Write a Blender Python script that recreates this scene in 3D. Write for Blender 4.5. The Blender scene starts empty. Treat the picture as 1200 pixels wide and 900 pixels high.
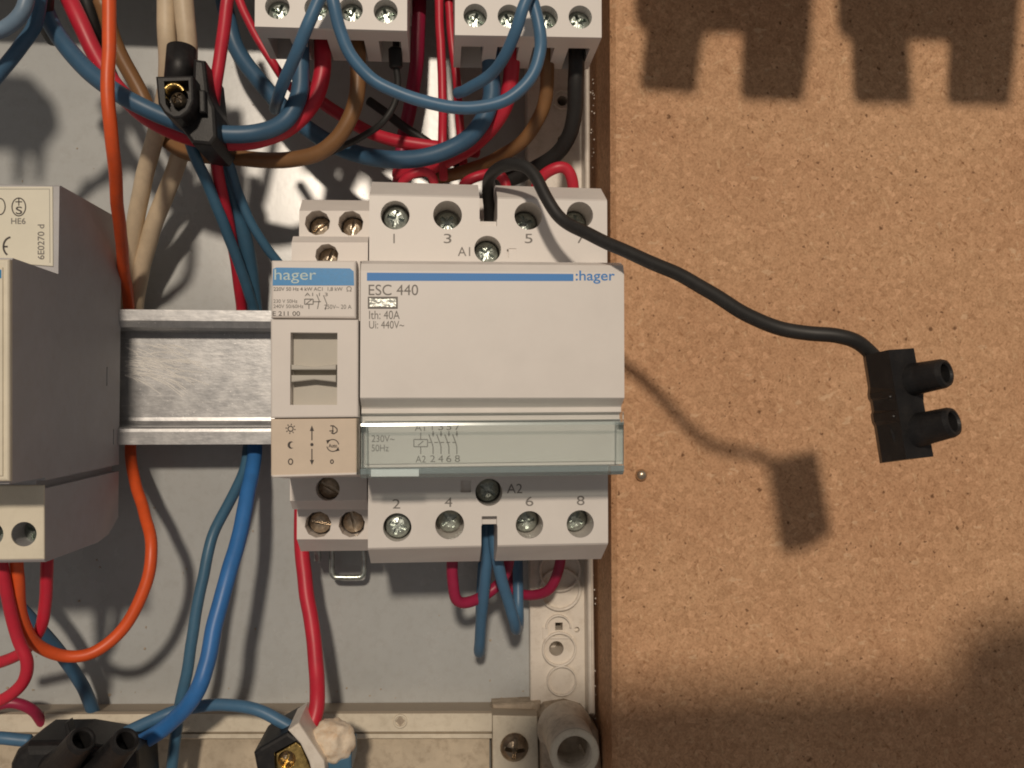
import bpy, bmesh, math, random
from mathutils import Vector, Matrix, noise
random.seed(7)
SC = bpy.context.scene
C = SC.collection
MM = 0.001

# ------------------------------------------------------------------ camera
CAMD = 256.0                                   # mm from the lens to the grey back panel
YAW, PITCH = math.radians(4.68), math.radians(1.53)
FPX = 1050.0                                   # focal length in pixels of the 1200 px wide photograph
cam = bpy.data.cameras.new('camera')
cam.sensor_width = 36.0; cam.lens = 36.0 * FPX / 1200.0
cam.clip_start = 0.002; cam.clip_end = 20
camo = bpy.data.objects.new('camera', cam); C.objects.link(camo)
camo.location = (0, -CAMD * MM, 0)
FW = Vector((math.sin(YAW) * math.cos(PITCH), math.cos(YAW) * math.cos(PITCH), math.sin(PITCH)))
RT = Vector((math.cos(YAW), -math.sin(YAW), 0)); UP = RT.cross(FW)
camo.rotation_euler = Matrix((RT, UP, -FW)).transposed().to_euler()
SC.camera = camo

# ------------------------------------------------------------------ light of the room
world = bpy.data.worlds.new('World'); SC.world = world; world.use_nodes = True
wb = world.node_tree.nodes['Background']
wb.inputs['Color'].default_value = (1.0, 0.93, 0.88, 1); wb.inputs['Strength'].default_value = 0.165
LAMP = Vector((-0.15, -2.5, 0.93))
ld = bpy.data.lights.new('ceiling_lamp', 'POINT'); ld.energy = 164; ld.color = (1.0, 0.855, 0.695); ld.shadow_soft_size = 0.085
lo = bpy.data.objects.new('ceiling_lamp', ld); C.objects.link(lo); lo.location = LAMP
SC.view_settings.view_transform = 'Standard'; SC.view_settings.look = 'None'
SC.view_settings.exposure = 0.0; SC.view_settings.gamma = 1.0
SC.view_settings.use_curve_mapping = False
SC.render.engine = 'CYCLES'
SC.cycles.max_bounces = 8; SC.cycles.transparent_max_bounces = 12
SC.cycles.use_denoising = True
SC.cycles.filter_width = 1.9

# ------------------------------------------------------------------ geometry helpers
def P(px, py, h):
    """the point h mm in front of the back panel seen at photo pixel (px, py)"""
    d = FW + RT * ((px - 600) / FPX) + UP * ((450 - py) / FPX)
    t = (CAMD - h) * MM / d.y
    return Vector((0, -CAMD * MM, 0)) + d * t
def PX(X, py, h):
    px = 514 + X / MM * FPX / (CAMD - h)
    for _ in range(5):
        px -= (P(px, py, h).x - X) / MM * FPX / (CAMD - h)
    return P(px, py, h)
def to_lamp(px, py, hw, hc):
    w = P(px, py, hw); t = (hc - hw) * MM / (-LAMP.y - hw * MM)
    return w + (LAMP - w) * t
def wloc(o):
    v = Vector((0, 0, 0))
    while o is not None:
        v += o.location; o = o.parent
    return v
def thing(name, label, cat, loc, group=None):
    o = bpy.data.objects.new(name, None); C.objects.link(o)
    o.location = loc; o.empty_display_size = 0.01
    o['label'] = label; o['category'] = cat
    if group: o['group'] = group
    return o
def tag(o, label, cat, group=None):
    o['label'] = label; o['category'] = cat
    if group: o['group'] = group
    return o
def structure(o):
    o['kind'] = 'structure'; return o
def finish(name, bm, mat, parent=None, smooth=False, origin=None, label=None):
    bmesh.ops.recalc_face_normals(bm, faces=bm.faces)
    if origin is None:
        if parent is not None: org = wloc(parent)
        else:
            org = Vector((0, 0, 0))
            for v in bm.verts: org += v.co
            org /= max(1, len(bm.verts))
    else: org = origin
    for v in bm.verts: v.co -= org
    me = bpy.data.meshes.new(name); bm.to_mesh(me); bm.free()
    me.materials.append(mat)
    if smooth:
        me.polygons.foreach_set('use_smooth', [True] * len(me.polygons))
    o = bpy.data.objects.new(name, me); C.objects.link(o)
    o.parent = parent
    o.location = org - wloc(parent) if parent is not None else org
    if label: o['label'] = label
    return o
def place(name, me, loc, parent, ry=0.0, rx=0.0, rz=0.0):
    o = bpy.data.objects.new(name, me); C.objects.link(o)
    o.parent = parent
    o.location = loc - wloc(parent) if parent is not None else loc
    o.rotation_euler = (rx, ry, rz)
    return o
def loft(bm, rings, cap0=True, cap1=True):
    vs = [[bm.verts.new(p) for p in r] for r in rings]
    n = len(vs[0])
    for a, b in zip(vs, vs[1:]):
        for i in range(n):
            j = (i + 1) % n
            bm.faces.new((a[i], a[j], b[j], b[i]))
    if cap0: bm.faces.new(vs[0][::-1])
    if cap1: bm.faces.new(vs[-1])
    return bm
def inset2(pts, d):
    n = len(pts); out = []
    area = sum(pts[i][0] * pts[(i + 1) % n][1] - pts[(i + 1) % n][0] * pts[i][1] for i in range(n))
    s = 1 if area > 0 else -1
    for i in range(n):
        p0, p1, p2 = Vector(pts[i - 1]), Vector(pts[i]), Vector(pts[(i + 1) % n])
        e1 = (p1 - p0).normalized(); e2 = (p2 - p1).normalized()
        n1 = Vector((-e1.y, e1.x)) * s; n2 = Vector((-e2.y, e2.x)) * s
        m = (n1 + n2)
        if m.length < 1e-6: m = n1
        m.normalize(); k = d / max(0.35, m.dot(n1))
        out.append(p1 + m * k)
    return out
def prism(bm, poly, hf, hb, bev=0.35, px=True, steps=2):
    """outline (photo pixels on the plane hf, or world points) pushed straight back from hf to hb, front edge rounded"""
    w = [P(a, b, hf) for a, b in poly] if px else poly
    xz = [(v.x, v.z) for v in w]
    rings = [[Vector((x, -hb * MM, z)) for x, z in xz]]
    if bev > 0:
        for k in range(steps + 1):
            t = k / steps * math.pi / 2
            q = inset2(xz, bev * MM * (1 - math.cos(t))) if k else xz
            rings.append([Vector((a, -(hf - bev + bev * math.sin(t)) * MM, b)) for a, b in q])
    else:
        rings.append([Vector((x, -hf * MM, z)) for x, z in xz])
    return loft(bm, rings)
def rect(x0, y0, x1, y1, dy=0.0, dx=0.0):
    return [(x0, y0), (x1, y0 + dy), (x1 + dx, y1 - dy), (x0 + dx, y1)]
def rrect(x0, y0, x1, y1, r, n=4):
    pts = []
    for cx, cy, a0 in ((x1 - r, y0 + r, -90), (x1 - r, y1 - r, 0), (x0 + r, y1 - r, 90), (x0 + r, y0 + r, 180)):
        for k in range(n + 1):
            a = math.radians(a0 + 90 * k / n); pts.append((cx + r * math.cos(a), cy + r * math.sin(a)))
    return pts
def xprof(bm, Xl, Xr, prof):
    """profile [(row at left, row at right, h)] extruded along X"""
    a = [PX(Xl, yl, h) for yl, yr, h in prof]; b = [PX(Xr, yr, h) for yl, yr, h in prof]
    return loft(bm, [a, b])
def bevel_all(bm, w, seg=2, ang=25):
    es = [e for e in bm.edges if len(e.link_faces) == 2 and e.calc_face_angle(0) > math.radians(ang)]
    bmesh.ops.recalc_face_normals(bm, faces=bm.faces)
    bmesh.ops.bevel(bm, geom=es, offset=w * MM, segments=seg, affect='EDGES', profile=0.5, clamp_overlap=True)
    return bm
def cyl(bm, c, axis, r0, r1, length, n=20, cap0=True, cap1=True):
    """from c along axis"""
    axis = axis.normalized()
    u = axis.orthogonal().normalized(); v = axis.cross(u)
    R = []
    for k, r in ((0, r0), (length, r1)):
        R.append([c + axis * k + (u * math.cos(2 * math.pi * i / n) + v * math.sin(2 * math.pi * i / n)) * r for i in range(n)])
    return loft(bm, R, cap0, cap1)
def lathe(bm, c, axis, prof, n=24, cap0=True, cap1=True):
    axis = axis.normalized(); u = axis.orthogonal().normalized(); v = axis.cross(u)
    R = [[c + axis * a + (u * math.cos(2 * math.pi * i / n) + v * math.sin(2 * math.pi * i / n)) * r for i in range(n)] for a, r in prof]
    return loft(bm, R, cap0, cap1)
def boxw(bm, lo_, hi_):
    (x0, y0, z0), (x1, y1, z1) = lo_, hi_
    a = [Vector(p) for p in ((x0, y0, z0), (x1, y0, z0), (x1, y0, z1), (x0, y0, z1))]
    b = [Vector((p.x, y1, p.z)) for p in a]
    return loft(bm, [a, b])
def cut(bm, cb, op='DIFFERENCE'):
    for q in (bm, cb): bmesh.ops.recalc_face_normals(q, faces=q.faces)
    ma = bpy.data.meshes.new('ta'); bm.to_mesh(ma); bm.free()
    mb = bpy.data.meshes.new('tb'); cb.to_mesh(mb); cb.free()
    # work at 100x so that the solver is well conditioned
    ma.transform(Matrix.Scale(100, 4)); mb.transform(Matrix.Scale(100, 4))
    oa = bpy.data.objects.new('ta', ma); ob = bpy.data.objects.new('tb', mb)
    C.objects.link(oa); C.objects.link(ob)
    m = oa.modifiers.new('b', 'BOOLEAN'); m.operation = op; m.object = ob; m.solver = 'EXACT'; m.use_self = True
    dg = bpy.context.evaluated_depsgraph_get(); dg.update()
    me = bpy.data.meshes.new_from_object(oa.evaluated_get(dg))
    me.transform(Matrix.Scale(0.01, 4))
    out = bmesh.new(); out.from_mesh(me)
    bpy.data.objects.remove(oa); bpy.data.objects.remove(ob)
    for q in (ma, mb, me): bpy.data.meshes.remove(q)
    return out
YF = Vector((0, 1, 0))
def holes(bm, lst, depth):
    """round holes [(px, py, h, radius mm, sides)] drilled straight back"""
    cb = bmesh.new()
    for (x, y, h, r, n) in lst:
        cyl(cb, P(x, y, h) - YF * 2 * MM, YF, r * MM, r * MM, (depth + 2) * MM, n)
    return cut(bm, cb)
def smoothpath(pts, sub=7):
    p = [pts[0] * 2 - pts[1]] + pts + [pts[-1] * 2 - pts[-2]]
    out = []
    for i in range(1, len(p) - 2):
        p0, p1, p2, p3 = p[i - 1:i + 3]
        for k in range(sub):
            t = k / sub
            out.append(0.5 * ((2 * p1) + (p2 - p0) * t + (2 * p0 - 5 * p1 + 4 * p2 - p3) * t * t + (3 * p1 - p0 - 3 * p2 + p3) * t ** 3))
    out.append(pts[-1].copy()); return out
def tube(bm, pts, r, n=14, sub=7, raw=False):
    path = pts if raw else smoothpath(pts, sub)
    t = (path[1] - path[0]).normalized(); u = t.orthogonal().normalized(); R = []
    m = len(path)
    for i, q in enumerate(path):
        t = (path[min(i + 1, m - 1)] - path[max(i - 1, 0)]).normalized()
        u = (u - t * u.dot(t)).normalized(); v = t.cross(u)
        rr = r(i / (m - 1)) if callable(r) else r
        rr *= 1 + 0.02 * noise.noise(q * 120)
        R.append([q + (u * math.cos(2 * math.pi * k / n) + v * math.sin(2 * math.pi * k / n)) * rr for k in range(n)])
    # rounded ends
    def end(ring, c, d):
        return [[c + (p - c) * 0.75 + d * 0.25 * (p - c).length for p in ring]]
    R = end(R[0], path[0], (path[0] - path[1]).normalized()) + R + end(R[-1], path[-1], (path[-1] - path[-2]).normalized())
    return loft(bm, R)
def stroke(bm, pts, w, h):
    """flat printed line through photo pixels, w pixels wide, on plane h"""
    for (x0, y0), (x1, y1) in zip(pts, pts[1:]):
        L = math.hypot(x1 - x0, y1 - y0) or 1
        nx, ny = -(y1 - y0) / L * w / 2, (x1 - x0) / L * w / 2
        q = [P(x0 + nx, y0 + ny, h), P(x1 + nx, y1 + ny, h), P(x1 - nx, y1 - ny, h), P(x0 - nx, y0 - ny, h)]
        bm.faces.new([bm.verts.new(v) for v in q])
def arc(cx, cy, rx, ry, a0, a1, n=14):
    return [(cx + rx * math.cos(math.radians(a0 + (a1 - a0) * k / n)), cy + ry * math.sin(math.radians(a0 + (a1 - a0) * k / n))) for k in range(n + 1)]
def fill(bm, pts, h):
    bm.faces.new([bm.verts.new(P(x, y, h)) for x, y in pts])
def text(parent, s, bl, w, ht, h, mat, slope=0.0, rot=False, name='lettering', bold=0.0):
    cu = bpy.data.curves.new('t', 'FONT'); cu.body = s; cu.size = 1; cu.offset = bold
    o = bpy.data.objects.new('t', cu); C.objects.link(o)
    dg = bpy.context.evaluated_depsgraph_get(); dg.update()
    me = bpy.data.meshes.new_from_object(o.evaluated_get(dg))
    bpy.data.objects.remove(o); bpy.data.curves.remove(cu)
    bm = bmesh.new(); bm.from_mesh(me); bpy.data.meshes.remove(me)
    x0 = min(v.co.x for v in bm.verts); x1 = max(v.co.x for v in bm.verts)
    y0 = min(v.co.y for v in bm.verts); y1 = max(v.co.y for v in bm.verts)
    if w is None: w = ht * (x1 - x0) / (y1 - y0)
    for v in bm.verts:
        a = (v.co.x - x0) / (x1 - x0) * w; b = (v.co.y - y0) / (y1 - y0) * ht
        v.co = P(bl[0] - b, bl[1] - a, h) if rot else P(bl[0] + a, bl[1] + slope * a - b, h)
    return finish(name, bm, mat, parent)

# ------------------------------------------------------------------ materials
def nodes(name):
    m = bpy.data.materials.new(name); m.use_nodes = True
    nt = m.node_tree; return m, nt, nt.nodes['Principled BSDF']
def N(nt, typ, **kw):
    n = nt.nodes.new(typ)
    for k, v in kw.items():
        if k in n.inputs: n.inputs[k].default_value = v
        else: setattr(n, k, v)
    return n
def objco(nt, scale=(1000, 1000, 1000), rot=(0, 0, 0)):
    tc = N(nt, 'ShaderNodeTexCoord'); mp = N(nt, 'ShaderNodeMapping')
    mp.inputs['Scale'].default_value = scale; mp.inputs['Rotation'].default_value = rot
    nt.links.new(tc.outputs['Object'], mp.inputs['Vector']); return mp.outputs['Vector']
def ramp(nt, src, stops):
    r = N(nt, 'ShaderNodeValToRGB'); e = r.color_ramp.elements
    while len(e) > 1: e.remove(e[-1])
    e[0].position, e[0].color = stops[0][0], (*stops[0][1], 1)
    for p, c in stops[1:]:
        q = e.new(p); q.color = (*c, 1)
    nt.links.new(src, r.inputs['Fac']); return r.outputs['Color']
def mixc(nt, fac, a, b, mode='MIX'):
    m = N(nt, 'ShaderNodeMix', data_type='RGBA', blend_type=mode)
    for s, v in ((m.inputs['Factor'], fac), (m.inputs['A'], a), (m.inputs['B'], b)):
        pass
    def put(sock, v):
        if hasattr(v, 'is_linked') or hasattr(v, 'links'): nt.links.new(v, sock)
        elif isinstance(v, (int, float)): sock.default_value = v
        else: sock.default_value = (*v, 1)
    put(m.inputs[0], fac); put(m.inputs[6], a); put(m.inputs[7], b)
    return m.outputs[2]
def plastic(name, col, rough=0.45, var=0.08, nscale=0.25, bump=0.15, bscale=6.0, spec=0.45, dirt=None, dirtamt=0.0, metallic=0.0, settle=0.0):
    m, nt, b = nodes(name)
    v = objco(nt)
    n1 = N(nt, 'ShaderNodeTexNoise', Scale=nscale, Detail=5.0, Roughness=0.6); nt.links.new(v, n1.inputs['Vector'])
    lo_ = tuple(c * (1 - var) for c in col); hi = tuple(min(1, c * (1 + var)) for c in col)
    c = ramp(nt, n1.outputs['Fac'], [(0.3, lo_), (0.7, hi)])
    if dirtamt:
        n2 = N(nt, 'ShaderNodeTexNoise', Scale=0.35, Detail=8.0, Roughness=0.72); nt.links.new(v, n2.inputs['Vector'])
        f = ramp(nt, n2.outputs['Fac'], [(0.48, (0, 0, 0)), (0.72, (dirtamt,) * 3)])
        c = mixc(nt, f, c, dirt)
    if settle:
        ge = N(nt, 'ShaderNodeNewGeometry'); sx = N(nt, 'ShaderNodeSeparateXYZ'); nt.links.new(ge.outputs['True Normal'], sx.inputs[0])
        f = ramp(nt, sx.outputs[2], [(0.35, (0, 0, 0)), (0.75, (settle,) * 3)]); c = mixc(nt, f, c, (0.33, 0.27, 0.205))
    nt.links.new(c, b.inputs['Base Color'])
    b.inputs['Roughness'].default_value = rough; b.inputs['Specular IOR Level'].default_value = spec
    b.inputs['Metallic'].default_value = metallic
    n3 = N(nt, 'ShaderNodeTexNoise', Scale=bscale, Detail=3.0); nt.links.new(v, n3.inputs['Vector'])
    bp = N(nt, 'ShaderNodeBump', Strength=bump, Distance=0.0001); nt.links.new(n3.outputs['Fac'], bp.inputs['Height'])
    nt.links.new(bp.outputs['Normal'], b.inputs['Normal'])
    rr = N(nt, 'ShaderNodeMapRange'); rr.inputs['To Min'].default_value = rough * 0.85; rr.inputs['To Max'].default_value = min(1, rough * 1.2)
    nt.links.new(n1.outputs['Fac'], rr.inputs['Value']); nt.links.new(rr.outputs['Result'], b.inputs['Roughness'])
    return m
def chipboard():
    m, nt, b = nodes('chipboard')
    big = N(nt, 'ShaderNodeTexNoise', Scale=0.03, Detail=4.0); nt.links.new(objco(nt), big.inputs['Vector'])
    c = ramp(nt, big.outputs['Fac'], [(0.35, (0.535, 0.303, 0.168)), (0.65, (0.585, 0.348, 0.196))])
    fine = N(nt, 'ShaderNodeTexNoise', Scale=1.5, Detail=5.0, Roughness=0.7); nt.links.new(objco(nt), fine.inputs['Vector'])
    f = ramp(nt, fine.outputs['Fac'], [(0.28, (0.60, 0.54, 0.48)), (0.5, (1, 1, 1)), (0.74, (1.24, 1.27, 1.31))])
    c = mixc(nt, 0.8, c, f, 'MULTIPLY')
    cell = N(nt, 'ShaderNodeTexVoronoi', Scale=0.75); nt.links.new(objco(nt), cell.inputs['Vector'])
    sp = N(nt, 'ShaderNodeSeparateColor'); nt.links.new(cell.outputs['Color'], sp.inputs['Color'])
    f = ramp(nt, sp.outputs[0], [(0.0, (0.82, 0.80, 0.77)), (0.5, (1, 1, 1)), (0.85, (1.03, 1.03, 1.03)), (1.0, (1.22, 1.25, 1.3))])
    c = mixc(nt, 0.75, c, f, 'MULTIPLY')
    for k, (rot, sx, sz, sc, t0, t1, col, amt) in enumerate((
            (0.3, 1.0, 0.30, 0.95, 0.62, 0.71, (0.76, 0.52, 0.31), 0.45),
            (1.2, 1.0, 0.32, 1.20, 0.63, 0.72, (0.73, 0.49, 0.29), 0.4),
            (2.1, 1.0, 0.28, 1.05, 0.63, 0.72, (0.76, 0.52, 0.32), 0.42),
            (2.7, 1.0, 0.35, 1.40, 0.62, 0.72, (0.30, 0.145, 0.065), 0.7),
            (0.8, 1.0, 0.30, 1.20, 0.62, 0.72, (0.32, 0.155, 0.07), 0.65),
            (1.7, 1.0, 0.5, 0.50, 0.66, 0.70, (0.78, 0.55, 0.35), 0.42))):
        n = N(nt, 'ShaderNodeTexNoise', Scale=sc, Detail=2.5, Roughness=0.55, noise_dimensions='4D', W=k * 3.7)
        mp0 = objco(nt, rot=(0, rot, 0))
        mp = N(nt, 'ShaderNodeMapping'); mp.inputs['Scale'].default_value = (sx, 0.5, sz); nt.links.new(mp0, mp.inputs['Vector'])
        nt.links.new(mp.outputs['Vector'], n.inputs['Vector'])
        f = ramp(nt, n.outputs['Fac'], [(t0, (0, 0, 0)), (t1, (amt,) * 3)])
        c = mixc(nt, f, c, col)
    for sc, thr, keep, amt, seed in ((0.30, 0.22, 0.70, 0.85, 0.0), (0.75, 0.34, 0.66, 0.75, 77.0), (0.09, 0.06, 0.5, 0.95, 31.0)):
        mp = N(nt, 'ShaderNodeMapping'); mp.inputs['Location'].default_value = (seed, 0, seed * 0.7)
        nt.links.new(objco(nt), mp.inputs['Vector'])
        wn = N(nt, 'ShaderNodeTexNoise', Scale=1.1, Detail=2.0); nt.links.new(mp.outputs['Vector'], wn.inputs['Vector'])
        ad = N(nt, 'ShaderNodeVectorMath', operation='MULTIPLY_ADD'); nt.links.new(wn.outputs['Color'], ad.inputs[0])
        ad.inputs[1].default_value = (1.2, 1.2, 1.2); nt.links.new(mp.outputs['Vector'], ad.inputs[2])
        vo = N(nt, 'ShaderNodeTexVoronoi', Scale=sc); nt.links.new(ad.outputs['Vector'], vo.inputs['Vector'])
        sp = N(nt, 'ShaderNodeSeparateColor'); nt.links.new(vo.outputs['Color'], sp.inputs['Color'])
        ml = N(nt, 'ShaderNodeMapRange'); nt.links.new(sp.outputs[0], ml.inputs['Value'])
        ml.inputs['From Min'].default_value = keep; ml.inputs['From Max'].default_value = 1.0; ml.inputs['To Min'].default_value = 0.0; ml.inputs['To Max'].default_value = thr
        lt = N(nt, 'ShaderNodeMath', operation='SUBTRACT'); nt.links.new(ml.outputs[0], lt.inputs[0]); nt.links.new(vo.outputs['Distance'], lt.inputs[1])
        f = ramp(nt, lt.outputs[0], [(0.0, (0, 0, 0)), (thr * 0.5, (amt,) * 3)])
        c = mixc(nt, f, c, (0.13, 0.06, 0.025))
    nt.links.new(c, b.inputs['Base Color'])
    b.inputs['Roughness'].default_value = 0.72; b.inputs['Specular IOR Level'].default_value = 0.25
    bp = N(nt, 'ShaderNodeBump', Strength=0.3, Distance=0.0002); nt.links.new(fine.outputs['Fac'], bp.inputs['Height'])
    nt.links.new(bp.outputs['Normal'], b.inputs['Normal'])
    return m
def galvanised():
    m, nt, b = nodes('galvanised_steel')
    v = objco(nt)
    n1 = N(nt, 'ShaderNodeTexNoise', Scale=0.22, Detail=8.0, Roughness=0.7); nt.links.new(v, n1.inputs['Vector'])
    c = ramp(nt, n1.outputs['Fac'], [(0.3, (0.36, 0.365, 0.375)), (0.7, (0.55, 0.55, 0.55))])
    st = N(nt, 'ShaderNodeTexNoise', Scale=1.0, Detail=4.0); nt.links.new(objco(nt, (120, 400, 1500), (0, 0.2, 0)), st.inputs['Vector'])
    f = ramp(nt, st.outputs['Fac'], [(0.56, (0, 0, 0)), (0.74, (0.5, 0.5, 0.5))])
    c = mixc(nt, f, c, (0.74, 0.73, 0.71))
    sk = N(nt, 'ShaderNodeTexNoise', Scale=2.2, Detail=3.0); nt.links.new(v, sk.inputs['Vector'])
    f = ramp(nt, sk.outputs['Fac'], [(0.66, (0, 0, 0)), (0.74, (0.8, 0.8, 0.8))])
    c = mixc(nt, f, c, (0.88, 0.87, 0.85))
    nt.links.new(c, b.inputs['Base Color'])
    b.inputs['Metallic'].default_value = 0.7
    rr = N(nt, 'ShaderNodeMapRange'); rr.inputs['To Min'].default_value = 0.28; rr.inputs['To Max'].default_value = 0.5
    nt.links.new(n1.outputs['Fac'], rr.inputs['Value']); nt.links.new(rr.outputs['Result'], b.inputs['Roughness'])
    n2 = N(nt, 'ShaderNodeTexNoise', Scale=1.0, Detail=5.0); nt.links.new(objco(nt, (420, 600, 1000), (0, 0.3, 0)), n2.inputs['Vector'])
    bp = N(nt, 'ShaderNodeBump', Strength=0.28, Distance=0.00012); nt.links.new(n2.outputs['Fac'], bp.inputs['Height'])
    nt.links.new(bp.outputs['Normal'], b.inputs['Normal'])
    return m
def metal(name, col, rough, bump=0.6, bscale=1.5, dark=0.5):
    m, nt, b = nodes(name)
    v = objco(nt)
    n1 = N(nt, 'ShaderNodeTexNoise', Scale=0.9, Detail=6.0); nt.links.new(v, n1.inputs['Vector'])
    c = ramp(nt, n1.outputs['Fac'], [(0.35, tuple(x * dark for x in col)), (0.65, col)])
    nt.links.new(c, b.inputs['Base Color'])
    b.inputs['Metallic'].default_value = 0.85; b.inputs['Roughness'].default_value = rough
    n2 = N(nt, 'ShaderNodeTexNoise', Scale=bscale, Detail=3.0); nt.links.new(v, n2.inputs['Vector'])
    bp = N(nt, 'ShaderNodeBump', Strength=bump, Distance=0.0004); nt.links.new(n2.outputs['Fac'], bp.inputs['Height'])
    nt.links.new(bp.outputs['Normal'], b.inputs['Normal'])
    return m
def clearplastic(name, rough, diff, tint):
    m, nt, b = nodes(name)
    out = nt.nodes['Material Output']; nt.nodes.remove(b)
    tr = N(nt, 'ShaderNodeBsdfTransparent'); tr.inputs['Color'].default_value = (*tint, 1)
    gl = N(nt, 'ShaderNodeBsdfGlossy'); gl.inputs['Roughness'].default_value = rough; gl.inputs['Color'].default_value = (0.95, 0.99, 1, 1)
    df = N(nt, 'ShaderNodeBsdfDiffuse'); df.inputs['Color'].default_value = (0.55, 0.68, 0.69, 1)
    fr = N(nt, 'ShaderNodeFresnel', IOR=1.55)
    m1 = N(nt, 'ShaderNodeMixShader'); m1.inputs[0].default_value = diff
    nt.links.new(tr.outputs[0], m1.inputs[1]); nt.links.new(df.outputs[0], m1.inputs[2])
    m2 = N(nt, 'ShaderNodeMixShader'); nt.links.new(fr.outputs[0], m2.inputs[0])
    nt.links.new(m1.outputs[0], m2.inputs[1]); nt.links.new(gl.outputs[0], m2.inputs[2])
    nt.links.new(m2.outputs[0], out.inputs['Surface'])
    return m
M = {}
M['chip'] = chipboard()
M['white'] = plastic('off_white_plastic', (0.75, 0.71, 0.67), 0.42, 0.03, 0.12, 0.12, 7)
M['white2'] = plastic('relay_plastic', (0.745, 0.695, 0.65), 0.42, 0.03, 0.12, 0.12, 7)
M['label'] = plastic('legend_card', (0.66, 0.55, 0.435), 0.5, 0.04, 0.3, 0.05, 7)
M['rocker'] = plastic('grey_rocker_plastic', (0.52, 0.49, 0.43), 0.5, 0.03)
M['cream'] = plastic('cream_plastic', (0.76, 0.70, 0.56), 0.45, 0.04, 0.15, 0.1, 6, dirt=(0.4, 0.34, 0.25), dirtamt=0.15)
M['case'] = plastic('shaded_case_plastic', (0.47, 0.465, 0.475), 0.55, 0.06, 0.12, 0.25, 8, dirt=(0.36, 0.28, 0.22), dirtamt=0.2)  # shade on the cream relay's side put into this grey
M['sticker'] = plastic('sticker_paper', (0.76, 0.725, 0.60), 0.5, 0.03, 0.2, 0.03)
M['panel'] = plastic('grey_panel_paint', (0.435, 0.45, 0.445), 0.26, 0.05, 0.035, 0.10, 0.6, spec=0.6, dirt=(0.28, 0.26, 0.23), dirtamt=0.25)
M['frame'] = plastic('dusty_cream_frame', (0.71, 0.64, 0.51), 0.55, 0.10, 0.05, 0.25, 4, dirt=(0.36, 0.29, 0.20), dirtamt=0.4, settle=0.85)
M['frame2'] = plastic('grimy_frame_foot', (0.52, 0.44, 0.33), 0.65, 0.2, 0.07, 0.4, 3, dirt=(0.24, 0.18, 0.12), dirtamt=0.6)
M['dust'] = plastic('dusty_plastic', (0.42, 0.35, 0.27), 0.8, 0.2, 0.4, 0.6, 3, dirt=(0.2, 0.14, 0.09), dirtamt=0.7)
M['strip'] = plastic('ivory_strip', (0.74, 0.68, 0.60), 0.35, 0.05, 0.1, 0.1, 4, dirt=(0.4, 0.33, 0.25), dirtamt=0.4)
M['rail'] = galvanised()
M['post'] = plastic('grimy_post_plastic', (0.60, 0.52, 0.42), 0.5, 0.12, 0.2, 0.3, 4, dirt=(0.26, 0.2, 0.14), dirtamt=0.7)
M['screw'] = metal('zinc_screw', (0.60, 0.66, 0.61), 0.30, 0.22, 0.9, 0.65)
M['screwb'] = metal('brassy_screw', (0.66, 0.55, 0.42), 0.3, 0.2, 0.9, 0.65)
M['screwd'] = metal('bronzed_screw', (0.42, 0.34, 0.25), 0.3, 0.3)
M['brass'] = metal('brass', (0.80, 0.56, 0.2), 0.25, 0.3)
M['clear'] = clearplastic('clear_tinted_plastic', 0.09, 0.02, (0.972, 0.985, 0.985))
M['clearglare'] = clearplastic('clear_plastic_glare', 0.42, 0.3, (0.93, 0.97, 0.97)); M['clearlip'] = clearplastic('clear_plastic_lip', 0.2, 0.34, (0.93, 0.97, 0.97))
M['clearridge'] = clearplastic('clear_plastic_ridge', 0.17, 0.08, (0.96, 0.98, 0.98))
M['card'] = plastic('cover_label_card', (0.665, 0.655, 0.615), 0.55, 0.02, 0.2, 0.03)
M['blueprint'] = plastic('blue_print', (0.05, 0.235, 0.60), 0.5, 0.06, 2.5, 0.02)
M['bluelabel'] = plastic('blue_label', (0.015, 0.24, 0.56), 0.35, 0.08, 1.5, 0.1)
M['ink'] = plastic('grey_ink', (0.20, 0.185, 0.17), 0.6, 0.1, 3, 0.0)
M['inkl'] = plastic('pale_grey_ink', (0.25, 0.24, 0.22), 0.6, 0.1, 3, 0.0)
M['inkd'] = plastic('dark_ink', (0.06, 0.05, 0.045), 0.6, 0.1, 3, 0.0)
M['inkw'] = plastic('pale_lettering', (0.55, 0.68, 0.66), 0.5, 0.05, 3, 0.0)
M['hole'] = plastic('dark_void', (0.03, 0.028, 0.025), 0.8, 0.1)
M['foil'] = metal('silver_foil', (0.58, 0.6, 0.56), 0.38, 0.8, 0.8)
M['scuff'] = plastic('scuffed_zinc', (0.80, 0.78, 0.74), 0.6, 0.1)
M['blackp'] = plastic('black_nylon', (0.013, 0.0125, 0.013), 0.45, 0.25, 0.3, 0.3, 3, spec=0.35, dirt=(0.045, 0.04, 0.036), dirtamt=0.4)
def wmat(n, c, r=0.42): return plastic(n, c, r, 0.10, 0.14, 0.12, 1.5, spec=0.5, dirt=tuple(x * 0.6 + 0.03 for x in c), dirtamt=0.35)
M['blue'] = wmat('blue_pvc', (0.065, 0.16, 0.275))
M['bluebright'] = wmat('bright_blue_pvc', (0.035, 0.17, 0.46))
M['blued'] = wmat('slate_blue_pvc', (0.055, 0.145, 0.235))
M['blueshade'] = wmat('shaded_blue_pvc', (0.045, 0.115, 0.20))  # darker copy of blue: shade over the upper wires put into colour
M['bluep'] = wmat('pale_blue_pvc', (0.16, 0.24, 0.33))
M['red'] = wmat('red_pvc', (0.56, 0.02, 0.045))
M['redd'] = wmat('crimson_pvc', (0.34, 0.015, 0.06))
M['orange'] = wmat('orange_pvc', (0.74, 0.10, 0.02))
M['brown'] = wmat('brown_pvc', (0.23, 0.115, 0.045))
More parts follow.
